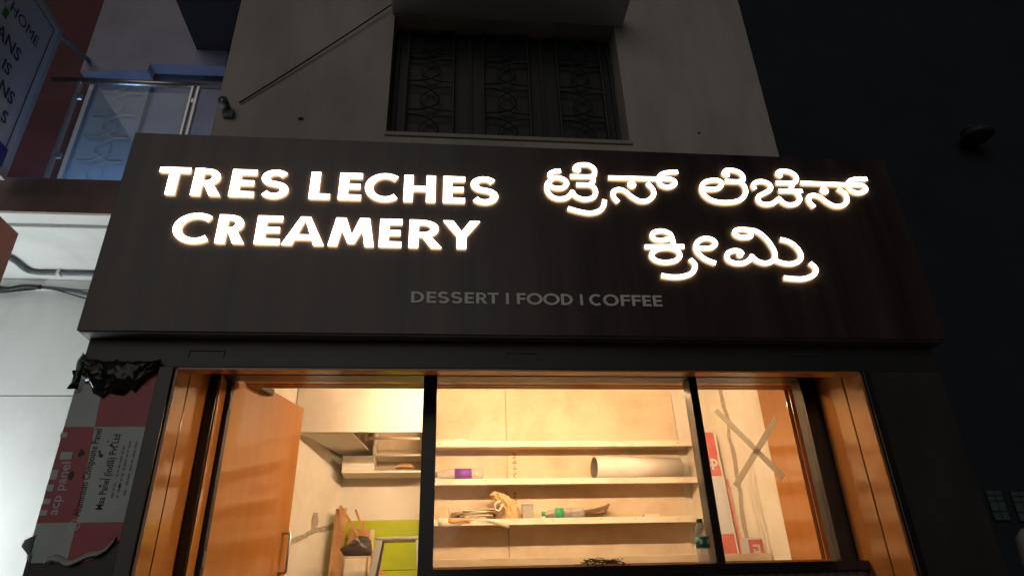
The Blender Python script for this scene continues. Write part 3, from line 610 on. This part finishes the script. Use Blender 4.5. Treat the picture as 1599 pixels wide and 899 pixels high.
# ------------------------------------------------------------------ things leaning in the corner
def lean(name, lab, cat, p_top, p_bot, r, m, grp=None, n=4):
    return tag(MB().tube([p_bot, tuple((u+v)/2 for u, v in zip(p_bot, p_top)), p_top], r, n).build(name, m), lab, cat, grp)
def ext(pt, pb, zf):                              # run the line on down to the floor
    k = (zf-pt[2])/(pb[2]-pt[2]); return tuple(a_+(b2-a_)*k for a_, b2 in zip(pt, pb))
G1 = 'battens leaning in the corner'
pt, pb_ = P(-.1487,.1681,5.95), P(-.0917,.0895,5.70); lean('timber_batten', 'longest batten slanting down across the corner towards the ladder', 'batten', pt, ext(pt, pb_, FZ+.03), .017, M['wood'], G1)
pt, pb_ = P(-.1270,.1630,6.02), P(-.1110,.1260,5.92); lean('timber_batten', 'short batten with nailed block standing beside the longest batten', 'batten', pt, ext(pt, pb_, FZ+.03), .013, M['wood'], G1)
pt, pb_ = P(-.1155,.1480,6.05), P(-.1120,.1200,5.99); lean('timber_batten', 'thin upright batten just right of the batten with nailed block', 'batten', pt, ext(pt, pb_, FZ+.03), .011, M['wood'], G1)
def board(name, lab, cat, q, y0, y1, th, m, grp=None):   # a leaning board: q = [(x, z) top left, top right], feet on the floor
    (xa, za), (xb, zb_) = q
    return tag(MB().hexa([(xa,y0,FZ+.008), (xb,y0,FZ+.008), (xb,y0+th,FZ+.008), (xa,y0+th,FZ+.008), (xa,y1,za), (xb,y1,zb_), (xb,y1+th,zb_), (xa,y1+th,za)]).build(name, m, bevel=.001), lab, cat, grp)
x0, _, z0 = P(-.1345,.1385,6.08); x1, _, z1 = P(-.1045,.1375,6.08)
board('plywood_board', 'brown plywood board leaning on the lime boards behind the battens', 'board', [(x0, z0), (x1, z1)], 5.85, 6.10, .018, M['ply'], 'boards leaning in the corner')
x0, _, z0 = P(-.1045,.1360,6.02); x1, _, z1 = P(-.1005,.1360,6.02)
board('plywood_board', 'narrow pale board edge right beside the brown plywood board', 'board', [(x0, z0), (x1+.01, z1)], 5.78, 6.02, .02, M['card'], 'boards leaning in the corner')
tag(MB().hexa([(-.965,5.84,FZ+.008), (-.93,5.84,FZ+.008), (-.845,6.0,FZ+.008), (-.875,6.0,FZ+.008), (-.925,5.98,.166*5.95+EYE), (-.90,5.98,.166*5.95+EYE), (-.845,6.08,.168*6.0+EYE), (-.865,6.08,.168*6.0+EYE)]).build('plywood_board', M['ply'], bevel=.001), 'tall narrow plywood board standing against the white side wall', 'board', 'boards leaning in the corner')
# carton with dark bag on it
CX = thing('carton', 'opened cardboard carton standing below the dark bag', 'carton', (-.69, 5.6, FZ))
cx0, cx1, cz = -.142*5.55, -.1035*5.55, .1019*5.55+EYE
bx('carton_body', (cx0, cx1, 5.55, 5.85, FZ+.01, cz), M['card'], CX, .004)
bx('carton_face', (cx0+.03, cx1-.025, 5.543, 5.549, FZ+.05, cz-.02), M['paper'], CX, .002)
for x in (cx0+.012, cx1-.016): bx('carton_edge', (x, x+.008, 5.543, 5.5495, FZ+.02, cz-.006), M['wood'], CX)
rows = []
for i in range(9):
    ph = math.pi*i/8; r_ = []
    for j in range(15):
        th = 2*math.pi*j/14; k = 1+.20*math.sin(2*th+.6)+.12*math.sin(3*th+i)+.10*math.sin(5*th-2*i)
        r_.append((-.685+.105*math.sin(ph)**.7*k*math.cos(th), 5.69+.10*math.sin(ph)**.7*k*math.sin(th), cz+.060-.060*math.cos(ph)+.02*math.cos(th)*(i > 4)+.012*math.sin(4*th)*(i > 3)+(.02*math.sin(th*2) if i > 6 else 0)))
    rows.append(r_)
bg_ = MB()
for r_ in rows: bg_.v += r_
for i in range(8):
    for j in range(14): bg_.face((i*15+j, i*15+j+1, (i+1)*15+j+1, (i+1)*15+j))
bo = tag(bg_.build('tool_bag', M['bag'], None, True), 'slumped dark bag resting on the cardboard carton', 'bag')
MB().tube(smoothpath([(-.72,5.60,cz+.115), (-.70,5.585,cz+.128), (-.675,5.59,cz+.12), (-.66,5.60,cz+.10)], 5), .006, 6).build('bag_handle', M['steel'], bo, True)

# ------------------------------------------------------------------ things on the shelves
def bottle(lab, L, R, cols, loc, rot, grp=None, ribs=True):
    """a plastic bottle along local Z: body, cap, label"""
    t = tag(bpy.data.objects.new('water_bottle', None), lab, 'bottle', grp); C.objects.link(t)
    t.location = loc; t.rotation_euler = rot; t.empty_display_size = .05
    prof = [(R*.55, 0), (R*.92, .004), (R, .018*L/.25)]
    n = 7
    for i in range(n):
        z = L*(.10+.20*i/n); prof += [(R*(.965 if ribs and i % 2 else 1), z)]
    prof += [(R, L*.31), (R, L*.63), (R*.97, L*.68), (R*.86, L*.75), (R*.62, L*.84), (R*.40, L*.895), (R*.36, L*.92), (R*.36, L*.935)]
    def part(mb, nm, m):
        o = mb.build(nm, m, None, True); o.parent = t; o.location = (0, 0, 0); return o
    part(lathe(prof), 'bottle_body', M['pet'])
    cp_ = part(lathe([(R*.42, L*.925), (R*.43, L*.93), (R*.43, L*.995), (R*.38, L)]), 'cap', cols[1])
    lb_ = part(lathe([(R*1.012, L*cols[2]), (R*1.012, L*cols[3])]), 'label', cols[0])
    if len(cols) > 4:                              # printed patches wrapped on the label
        for a0, a1, z0, z1, m in cols[4]:
            mb = MB(); k = 6
            for i in range(k+1):
                a_ = a0+(a1-a0)*i/k
                for z in (z0, z1): mb.v.append((R*1.022*math.cos(a_), R*1.022*math.sin(a_), L*z))
            for i in range(k): mb.face((2*i, 2*i+2, 2*i+3, 2*i+1))
            o = mb.build('label_print', m, None, True); o.parent = lb_
    return t
HP = math.pi/2
bottle('standing clear bottle with teal label and dark green cap on the counter', .262, .043, (M['teal'], M['capd'], .37, .60, [(-2.3,-1.95,.44,.53,M['ink_white']), (-1.25,-.9,.43,.54,M['film_w'])]), (.3725*4.16, 4.165, CT-.002), (0, 0, 0))
q = P(.2004, .148, 6.0); bottle('clear bottle with green label lying on the lowest visible shelf', .375, .046, (M['print_green'], M['capg'], .50, .68, [(-.3,.5,.53,.65,M['white']), (.0,.35,.55,.62,M['pinkp'])]), (.2010*6.02, 6.02, zs[2]+.048), (0, -HP, 0))
q = P(.0542, 0, 6.02); bottle('clear bottle with purple label lying at the left end of a shelf', .44, .052, (M['purple'], M['rollin'], .24, .58, [(-.1,.85,.26,.34,M['purple2']), (-.1,.75,.36,.43,M['purple2']), (.0,.9,.46,.56,M['purple2'])]), (.0545*6.02, 6.02, zs[1]+.054), (0, -HP, 0))
# the big roll
RO = thing('vinyl_roll', 'large white roll lying on the middle shelf', 'roll', (1.72, 6.03, zs[1]))
rr = .098; rl, rx2 = .2215*6.0, .357*6.0
pr = [(rr*math.cos(i*math.pi/18), rr*math.sin(i*math.pi/18)) for i in range(36)]
mb = MB()
ring = [(rl, rr), (rx2, rr), (rx2, rr*.80), (rl, rr*.80)]
for x, r_ in ring:
    for c_, s_ in pr: mb.v.append((x-.13*c_/rr*r_, (6.0 if x < 1.6 else 6.085)+c_/rr*r_, zs[1]+.1+s_/rr*r_))
for i in range(4):
    for k in range(36):
        j = (i+1) % 4; k2 = (k+1) % 36; mb.face((i*36+k, i*36+k2, j*36+k2, j*36+k), 1 if i in (2, 3) else 0)
mb.build('roll_body', [M['roll'], M['rollin']], RO, True)
# papers, carton scraps
PP = thing('paper_stack', 'untidy stack of paper and card on the lowest visible shelf', 'papers', (.2, 6.0, zs[2]))
for i in range(7):
    x0 = .02*6+random.uniform(-.05, .05); x1 = .40+random.uniform(-.05, .05); z = zs[2]+.004+i*.0125; sk = random.uniform(-.03, .03)
    MB().hexa([(x0,5.96+sk,z), (x1,5.96-sk,z), (x1+.02,6.13,z+.002), (x0-.02,6.13,z+.002), (x0,5.96+sk,z+.006), (x1,5.96-sk,z+.009), (x1+.02,6.13,z+.010), (x0-.02,6.13,z+.008)]).build('paper_sheet', M['paper' if i % 3 else 'card'], PP)
rows = [[(-.06+.60*j/12, 5.935-.006*math.sin(j), zs[2]+.012-.035*i*(.5+.5*math.sin(j*.55+.9))-.002*j) for j in range(13)] for i in range(3)]
sheet(rows, 'hanging_sheet', M['paper'], PP, .001)
rows = [[(.02+.19*j/6, 5.930-.004*math.sin(j), zs[2]+.008-.022*i*(.8+.2*math.sin(j*1.1))) for j in range(7)] for i in range(3)]
sheet(rows, 'orange_sheet', M['pinkp'], PP, .001)
tag(MB().hexa([(-.10,5.97,zs[2]+.001), (.03,5.96,zs[2]+.001), (.03,6.10,zs[2]+.001), (-.10,6.10,zs[2]+.001), (-.11,5.98,zs[2]+.10), (.02,5.965,zs[2]+.115), (.03,6.10,zs[2]+.11), (-.10,6.10,zs[2]+.10)]).build('card_box', M['card'], None, bevel=.004), 'battered small card box at the left end of the lowest shelf', 'box')
tag(MB().hexa([(.05,6.12,zs[2]+.001), (.44,6.13,zs[2]+.001), (.44,6.15,zs[2]+.001), (.05,6.15,zs[2]+.001), (.05,6.13,zs[2]+.085), (.44,6.14,zs[2]+.12), (.44,6.16,zs[2]+.12), (.05,6.16,zs[2]+.085)]).build('dark_offcut', M['broom'], None, bevel=.002), 'dark brown board offcut standing behind the paper stack', 'offcut')
# crumpled carrier bag
rows = []
prof = [(.52,.11,0), (.53,.10,.045), (.525,.095,.09), (.505,.10,.13), (.475,.105,.165), (.45,.115,.195), (.42,.10,.21), (.38,.05,.205)]
for i, (cx_, hw, h) in enumerate(prof):
    r_ = []
    for j in range(19):
        th = 2*math.pi*j/18; k = 1+.20*math.sin(3*th+1.7*i)+.16*math.sin(7*th+2.3*i)+.10*random.uniform(-1, 1)*(j % 18 > 0)
        r_.append((cx_+.04+hw*.62*k*math.cos(th), 6.04+hw*.42*k*math.sin(th), zs[2]+.003+h+.022*math.sin(th*2+i)*(i > 0)+.010*math.sin(5*th)*(i > 0)))
    rows.append(r_)
mb = MB()
for r_ in rows: mb.v += r_
for i in range(len(rows)-1):
    for j in range(18): mb.face((i*19+j, i*19+j+1, (i+1)*19+j+1, (i+1)*19+j))
kb = tag(mb.build('carrier_bag', M['kraft']), 'crumpled tan carrier bag between the paper stack and plastic tub', 'bag')
MB().tube(smoothpath([(.47,5.955,zs[2]+.15), (.425,5.95,zs[2]+.12), (.43,5.95,zs[2]+.075), (.46,5.95,zs[2]+.07), (.49,5.955,zs[2]+.12)], 5), .010, 6).build('bag_handle', M['paper'], kb, True)
TB = thing('plastic_tub', 'small cloudy plastic tub standing right of the carrier bag', 'tub', (.72, 6.0, zs[2]))
q0, q1 = .1105*5.98, .1262*5.98
MB().hexa([(q0+.006,5.96,zs[2]+.002), (q1-.004,5.96,zs[2]+.002), (q1-.004,6.06,zs[2]+.002), (q0+.006,6.06,zs[2]+.002), (q0,5.955,zs[2]+.118), (q1+.002,5.955,zs[2]+.118), (q1+.002,6.065,zs[2]+.118), (q0,6.065,zs[2]+.118)]).build('tub_wall', M['tumbler'], TB, bevel=.004)
bx('tub_rim', (q0-.003, q1+.005, 5.952, 6.068, zs[2]+.119, zs[2]+.124), M['white'], TB)
# grass broom
GB = thing('grass_broom', 'dark grass hand broom lying behind the green label bottle', 'broom', (1.2, 6.1, zs[2]))
MB().tube([(.88,6.11,zs[2]+.04), (1.12,6.11,zs[2]+.065)], [.013,.03], 8).build('broom_grip', M['broom'], GB)
for i in range(26):
    u = random.uniform(-1, 1); v = random.uniform(-1, 1)
    MB().tube(smoothpath([(1.10,6.11+.015*u,zs[2]+.06+.015*v), (1.27,6.10+.03*u,zs[2]+.068+.026*v), (1.38+.03*random.random(),6.09+.04*u,zs[2]+.085+.036*v), (1.42+.05*(v+1)*.5,6.08+.05*u,zs[2]+.11+.038*v)], 3), [.004]*9+[.002], 4).build('broom_bristle', M['broom'], GB)
tag(MB().box(.289*5.99, .3115*5.99, 5.965, 6.02, zs[2]+.0025, zs[2]+.027).build('white_block', M['paper'], None, bevel=.003), 'small white block lying near the right end of lowest shelf', 'block')
tag(MB().hexa([(-.09,5.96,zs[0]+.003), (.20,5.955,zs[0]+.003), (.22,6.03,zs[0]+.003), (-.09,6.06,zs[0]+.003), (-.09,5.96,zs[0]+.02), (.16,5.955,zs[0]+.028), (.18,6.03,zs[0]+.02), (-.09,6.06,zs[0]+.02)]).build('paper_sheet', M['paper'], None), 'pale loose paper lying on the top shelf at left', 'paper')

# tangle of wire on the counter
mb = MB(); cxw, cyw, czw = .222*4.15, 4.165, CT+.002
for k in range(9):
    pts = []; ph = random.uniform(0, 6.28); r0 = random.uniform(.05, .10)
    for i in range(9):
        a_ = ph+i*random.uniform(.55, .95); pts.append((cxw+.02*math.sin(k)+r0*math.cos(a_)*1.25, cyw+r0*.42*math.sin(a_), czw+abs(.028*math.sin(i*1.1+k))+.004*k*.6))
    mb.tube(smoothpath(pts, 4), .0021, 4)
for s_ in (-1, 1): mb.tube(smoothpath([(cxw, cyw, czw+.02), (cxw+s_*.08, cyw-.01, czw+.03), (cxw+s_*.15, cyw-.02, czw+.008), (cxw+s_*.165, cyw-.02, czw+.015)], 4), .0021, 4)
tag(mb.build('wire_tangle', M['wire'], None, True), 'loose tangle of thin black wire on the counter', 'wire')
tag(lathe([(.008,0),(.011,.003),(.011,.012),(.004,.016)], 10).build('door_stop', M['rollin'], None, True), 'tiny dark knob on the counter right of the bottle', 'knob').location = (.512*4.17, 4.17, CT-.003)

# ------------------------------------------------------------------ printed boards leaning at the right inside
LB = thing('leaning_sheet', 'tall red and white printed sheet leaning behind the right pane', 'panel', (2.25, 5.6, FZ))
def lp(x, z, o=0): k = (z-FZ)/(3.2-FZ); return (x, 5.58+.20*k-o, z)
def lq(x0, x1, z0, z1, o=0, th=.004): return [lp(x0,z0,o), lp(x1,z0,o), lp(x1,z0,o-th), lp(x0,z0,o-th), lp(x0,z1,o), lp(x1,z1,o), lp(x1,z1,o-th), lp(x0,z1,o-th)]
bxr = .4255*5.75
MB().hexa(lq(2.21, bxr-.03, FZ+.01, 1.575+EYE)).build('sheet_core', M['white'], LB)
for z0, z1, m in ((.206*5.73+EYE, 1.575+EYE, 'film_pink'), (.123*5.7+EYE, .205*5.73+EYE, 'signw'), (FZ+.02, .1225*5.7+EYE, 'film_pink')): MB().hexa(lq(2.21, bxr-.045, z0, z1, .002, .0015)).build('film_patch', M[m], LB)
text('apl', .135, M['ink_white'], lp(2.262, .222*5.72+EYE, .004), basis((1,0,0), (0,.08,1)), LB, bold=.004)
MB().hexa(lq(bxr-.028, bxr-.012, FZ+.01, .20*5.73+EYE, .03)).build('sheet_edge', M['film_pink'], LB)
tag(MB().hexa([(bxr-.01,5.62,FZ+.01), (bxr+.015,5.62,FZ+.01), (bxr+.015,5.64,FZ+.01), (bxr-.01,5.64,FZ+.01), (bxr-.09,5.83,1.58+EYE), (bxr-.055,5.83,1.58+EYE), (bxr-.055,5.85,1.58+EYE), (bxr-.09,5.85,1.58+EYE)]).build('leaning_batten', M['lip']), 'pale narrow batten leaning beside the tall printed sheet', 'batten')
OB = thing('board_offcut', 'short white offcut with red print standing below the tape cross', 'panel', (2.35, 5.3, FZ))
ox0, ox1, oz0, oz1 = .4295*5.27, .4625*5.27, FZ+.01, .1165*5.27+EYE
bx('offcut_core', (ox0, ox1, 5.27, 5.275, oz0, oz1), M['signw'], OB)
bx('film_patch', (ox0+.06, ox1-.004, 5.2675, 5.2693, oz0+.8, oz1-.014), M['film_pink'], OB)
for a0, a1, b0, b1 in ((.09,.145,-.11,-.095), (.13,.145,-.095,-.05), (.09,.13,-.065,-.05), (.09,.103,-.095,-.082)): bx('large_print', (ox0+a0, ox0+a1, 5.2658, 5.267, oz1+b0, oz1+b1), M['ink_white'], OB)

# ------------------------------------------------------------------ lamp inside the shop
ty, tz = 4.68, 1.634+EYE
LP = thing('tube_light', 'warm tube light hanging inside the shop just behind the header', 'lamp', (.8, ty, tz))
MB().tube([(-.45, ty, tz), (1.85, ty, tz)], .014, 12).build('tube', M['bulb'], LP, True)
for x in (-.48, 1.851): bx('end_cap', (x, x+.029, ty-.018, ty+.018, tz-.016, tz+.05), M['white'], LP, .002)
bx('batten', (-.48, 1.88, ty-.025, ty+.025, tz+.051, tz+.09), M['white'], LP)
for x in (0, 1.6): MB().tube([(x, ty, tz+.091), (x, ty, CZ-.001)], .004, 6).build('suspension_rod', M['steel'], LP)

# ------------------------------------------------------------------ neighbour on the left
NB = thing('neighbour_building', 'pale neighbouring building with brown slab edge left of the shop', 'building', (-4, 5.5, .12))
NY = 5.5; NS = 4.4; sz0, sz1 = .6475*NS+EYE, .7114*NS+EYE
bx('wall', (-7.5, -1.9, NY, NY+.2, .33*NY+EYE+.006, sz0-.001), M['nwall'], NB)
bx('wall', (-7.5, -1.9, NY, NY+.2, .12, .33*NY+EYE-.006), M['nwall'], NB)
bx('wall_joint', (-7.5, -1.9, NY+.012, NY+.19, .33*NY+EYE-.0055, .33*NY+EYE+.0055), M['cement'], NB)
bx('slab', (-7.5, -2.065, NS, NY+.2, sz0, sz1), [M['nwall']][0], NB)
bx('slab_edge', (-7.5, -2.066, NS-.03, NS-.001, sz0-.01, sz1+.01), M['nslab'], NB)
bx('beam', (-7.5, -2.07, 4.55, 4.80, sz0-.03, sz0-.001), M['nwall'], NB, .004)
bx('cornice', (-7.5, -2.0, NY-.05, NY-.001, sz0-.09, sz0-.001), M['nwall'], NB, .01)
# storey above
bx('upper_wall', (-3.66, UXL-.01, NY, NY+.2, sz1+.011, 9.5), M['pale'], NB)
bx('red_wall', (-7.5, -3.664, NY-.06, NY+.2, sz1+.011, 9.5), M['red'], NB)
bx('upper_soffit', (-2.67, UXL-.02, 4.45, NY-.001, 5.5+EYE, 5.62+EYE), M['darkslab'], NB)
bx('upper_wall_band', (-2.67, UXL-.02, NY-.03, NY-.002, 5.18+EYE, 5.22+EYE), M['pale'], NB)
wb = MB().hexa([(-.696*5.35,5.3,.957*5.35+EYE), (-.578*5.35,5.3,.968*5.35+EYE), (-.578*5.35,5.44,.968*5.35+EYE), (-.696*5.35,5.44,.957*5.35+EYE), (-.70*5.35,5.3,7.9), (-.40*5.35,5.3,7.9), (-.40*5.35,5.44,7.9), (-.70*5.35,5.44,7.9)])
wb = MB().prism([(-.696*5.35,.957*5.35+EYE), (-.578*5.35,.968*5.35+EYE), (-.578*5.35,.986*5.35+EYE), (-.44*5.35,.988*5.35+EYE), (-.44*5.35,8.6), (-.703*5.35,8.6)], 5.3, 5.44).build('white_bulkhead', M['pale'], NB)
bd_ = bx('balcony_door', (-3.62, -3.10, NY-.055, NY-.003, sz1+.012, 6.75), M['bluedoor'], NB, .004)
bx('door_frame', (-3.66, -3.62, NY-.10, NY-.004, sz1+.012, 6.80), M['signf'], NB)
for cxg in (-3.36,):
    for k in range(8):
        z = sz1+.16+k*.29; yg = NY-.075; g = MB()
        hx = [(cxg-.065,z+.05), (cxg-.065,z+.14), (cxg,z+.19), (cxg+.065,z+.14), (cxg+.065,z+.05), (cxg,z)]
        g.tube([(x, yg, zz) for x, zz in hx+[hx[0]]], .004, 5)
        for s_ in (-1, 1): g.tube([(cxg+s_*.20, yg, z-.045), (cxg+s_*.07, yg, z-.045), (cxg, yg, z)], .004, 5); g.tube([(cxg+s_*.20, yg, z+.235), (cxg+s_*.07, yg, z+.235), (cxg, yg, z+.19)], .004, 5)
        g.build('grille_motif', M['signf'], bd_)
# balcony railing
RL = thing('balcony_railing', 'glass balcony railing with steel handrail above the brown slab', 'railing', (-2.5, 4.42, sz1))
ry = 4.43; rz = .944*ry+EYE
MB().tube([(-.745*ry, ry, rz), (-.430*ry, ry, rz)], .026, 12).build('handrail', M['steel'], RL, True)
for rx in (-.695, -.481, -.4915): bx('post', (rx*ry-.012, rx*ry+.012, ry-.02, ry+.02, sz1+.011, rz-.02), M['steel'], RL, .003)
for x0, x1 in ((-.687*ry, -.497*ry),): bx('pane', (x0, x1, ry-.004, ry+.004, sz1+.03, rz-.10), M['rail_glass'], RL)
for rx in (-.69, -.486):
    for z in (rz-.2, sz1+.25): bx('glass_clamp', (rx*ry-.03, rx*ry+.03, ry-.014, ry+.014, z, z+.05), M['steel'], RL, .004)
# small camera at the rail end and the cable
CM = thing('security_camera', 'small dark camera fixed at the end of the handrail', 'camera', P(-.428, .905, 3.95))
q = P(-.428, .905, 3.93)
mb = MB(); mb.tube([(q[0]-.01, 3.90, q[2]), (q[0]-.01, 3.99, q[2])], .036, 14); mb.build('camera_body', M['pvc'], CM, True)
MB().tube([(q[0]-.01, 3.895, q[2]), (q[0]-.01, 3.899, q[2])], .018, 12).build('lens', M['steel'], CM, True)
bx('camera_bracket', (q[0]-.02, q[0]+.06, 3.96, 3.998, q[2]-.09, q[2]-.03), M['pvc'], CM, .005)
p_, q_ = P(-.402, .906, 3.985), P(-.1334, 1.1965, 3.96)
tag(MB().tube(smoothpath([p_, tuple(u*.67+v*.33-(.012 if i == 2 else 0) for i, (u, v) in enumerate(zip(p_, q_))), tuple(u*.33+v*.67-(.012 if i == 2 else 0) for i, (u, v) in enumerate(zip(p_, q_))), q_], 5), .006, 6).build('wall_cable', M['wire'], None, True), 'thin dark cable strung diagonally across the upper wall to the window', 'cable')
# conduit and loose wires on the pale wall
CD = thing('conduit_pipe', 'dark conduit pipe with a bend on the pale wall', 'pipe', P(-.6, .53, 5.47))
cdp = lambda rx, rz_: P(rx, rz_, (sz0-.026-EYE)/rz_)
MB().tube(smoothpath([cdp(-.755,.585), cdp(-.7012,.5575), cdp(-.678,.541), cdp(-.662,.5352), cdp(-.63,.5345), cdp(-.50,.5345), cdp(-.39,.5345)], 5), .022, 10).build('pipe_run', M['pvc'], CD, True)
q = cdp(-.6235, .5345); bx('pipe_clip', (q[0]-.014, q[0]+.014, q[1]-.03, q[1]+.03, q[2]-.028, sz0-.0005), M['clip'], CD, .004)
labs = ['thick dark wire sagging along the pale wall below the conduit', 'thin wire drooping lowest towards the sign board', 'twisted dark wire bundle left of the white wire clip']
for k, (pts, r) in enumerate([([(-.74,.500),(-.70,.5025),(-.652,.5075),(-.64,.508),(-.60,.5035),(-.55,.4955),(-.45,.49)], .017), ([(-.73,.494),(-.66,.503),(-.635,.5075),(-.595,.4965),(-.555,.4870),(-.45,.48)], .006), ([(-.75,.503),(-.715,.506),(-.69,.5045),(-.67,.509),(-.645,.5085)], .022)]):
    tag(MB().tube(smoothpath([P(x, z, 5.46-.01*k) for x, z in pts], 5), r, 8).build('wall_wire', M['wire' if k else 'pvc'], None, True), labs[k], 'wire', 'wires on the pale wall')
# projecting clinic sign, edge on
PS = thing('projecting_sign', 'white projecting sign board with dark lettering at the far left', 'sign', (-3.2, 4.2, 4.5))
PX = -.758*4.25; pz0, pz1 = .7112*4.25+EYE, 1.0682*4.25+EYE
bx('sign_panel', (PX-.10, PX-.004, 2.2, 4.25, pz0, pz1), M['signf'], PS, .004)
bx('sign_sheet', (PX-.0035, PX, 2.25, 4.20, pz0+.05, pz1-.05), M['signw'], PS)
bx('blue_band', (PX+.0002, PX+.002, 2.25, 4.165, pz0+.05, pz0+.21), M['signb'], PS)
for dims in ((PX+.0002, PX+.0025, 4.135, 4.141, pz0+.21, pz1-.10), (PX+.0002, PX+.0025, 2.25, 4.141, pz1-.106, pz1-.10)): bx('border_line', dims, M['signtext'], PS)
ST = basis((0, 1, 0), (0, 0, 1))
def stext(s_, rx, rz, size, bold=.002):
    Y = PX/rx; return text(s_, size, M['signtext'], (PX+.003, Y, rz*Y+EYE), ST, PS, bold=bold, align='RIGHT')
stext('ANS', -.8186, .982, .150, .003); stext('IS', -.8247, .946, .135, .003); stext('NS', -.7986, .877, .140, .003); stext('S', -.7959, .832, .135, .003)
stext('M HOME', -.7968, 1.0215, .130, .0)
bx('green_mark', (PX+.0005, PX+.002, PX/-.885, PX/-.873, 1.115*PX/-.88+EYE-.05, 1.115*PX/-.88+EYE+.03), M['signgreen'], PS)
MB().tube([(PX-.05, 4.24, pz1-.02), tuple((u_+v_)/2 for u_, v_ in zip((PX-.05, 4.24, pz1-.02), P(-.689,.9908,5.435))), P(-.689,.9908,5.435)], .022, 8).build('stay_rod', M['pvc'], PS)
BB = thing('brown_sign_box', 'plain red brown projecting box low at the left edge', 'sign', (-3.0, 4.2, 3.75))
QX = -.7055*4.2
bx('box_panel', (QX-.12, QX, 2.4, 4.2, .5075*4.2+EYE, .606*4.2+EYE), M['brown'], BB, .006)
bx('box_bracket', (-4.308, QX-.121, 4.06, 4.10, .55*4.2+EYE, .56*4.2+EYE), M['pvc'], BB)
# lamps of the neighbour
TL = thing('tube_light', 'cool white tube light on the neighbour side wall beyond the left edge', 'lamp', (-4.3, 4.6, 1.9))
MB().tube([(-4.22, 4.1, 2.05), (-4.22, 5.3, 2.05)], .016, 10).build('tube', M['tube_cool'], TL, True)
bx('batten', (-4.30, -4.25, 4.05, 5.35, 2.02, 2.08), M['white'], TL)
bx('side_wall', (-4.5, -4.31, 4.0, NY-.001, .12, 4.43), M['nwall'], NB)
BT = thing('balcony_light', 'bluish tube lamp standing low inside the neighbour balcony', 'lamp', (-3.3, 4.9, sz1))
MB().tube([(-3.55, 4.95, sz1+.16), (-2.95, 4.95, sz1+.16)], .014, 10).build('tube', M['tube_blue'], BT, True)
bx('lamp_base', (-3.58, -2.92, 4.90, 5.0, sz1+.011, sz1+.13), M['white'], BT)

# ------------------------------------------------------------------ dark side on the right
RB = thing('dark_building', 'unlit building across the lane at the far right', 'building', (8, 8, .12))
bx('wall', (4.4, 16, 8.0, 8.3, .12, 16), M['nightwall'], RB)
for k, (rx0, rx1, rz0, rz1) in enumerate(((.838, .864, .1345, .180), (.879, .905, .133, .178))):
    x0, x1, z0, z1 = rx0*7.98, rx1*7.98, rz0*7.98+EYE, rz1*7.98+EYE
    wn = bx('window', (x0, x1, 7.97, 7.995, z0, z1), M['nightframe'], RB)
    for i in range(2):
        for j, (h0_, h1_) in enumerate(((0, .26), (.30, .60), (.64, .78), (.83, .97))):
            MB().box(x0+.008+i*(x1-x0)/2, x0-.008+(i+1)*(x1-x0)/2, 7.964, 7.969, z0+(z1-z0)*h0_+.005, z0+(z1-z0)*h1_).build('pane', M['nightpane'], wn)
SLm = thing('wall_lantern', 'unlit dish shaped lamp on the dark building at upper right', 'lamp', P(1.0955, .9042, 7.75))
q = P(1.0955, .9042, 7.75)
lt = lathe([(.03,.16),(.10,.13),(.20,.05),(.24,-.03),(.24,-.06),(.20,-.09),(.10,-.12)], 24); lt.v = [(x+q[0], y+q[1], z+q[2]) for x, y, z in lt.v]; lt.build('lamp_shade', M['nightframe'], SLm, True)
MB().tube([(q[0], q[1], q[2]+.15), (q[0], q[1]+.05, q[2]+.22), (q[0], 7.999, q[2]+.22)], .025, 8).build('lamp_arm', M['pvc'], SLm, True)
WT = thing('water_drum', 'white rounded drum just entering the frame at lower right', 'drum', (.877*4.6+.28, 4.6, .12))
dr = lathe([(.20,1.40),(.245,1.43),(.262,1.6),(.268,1.8),(.262,2.0),(.245,2.12),(.20,2.17),(.08,2.19)], 32); dr.v = [(x+.873*4.6+.268, y+4.6, z) for x, y, z in dr.v]; dr.build('drum_body', M['white'], WT, True)
bx('drum_stand', (.873*4.6+.05, .873*4.6+.5, 4.38, 4.82, .12, 1.398), M['nightframe'], WT)
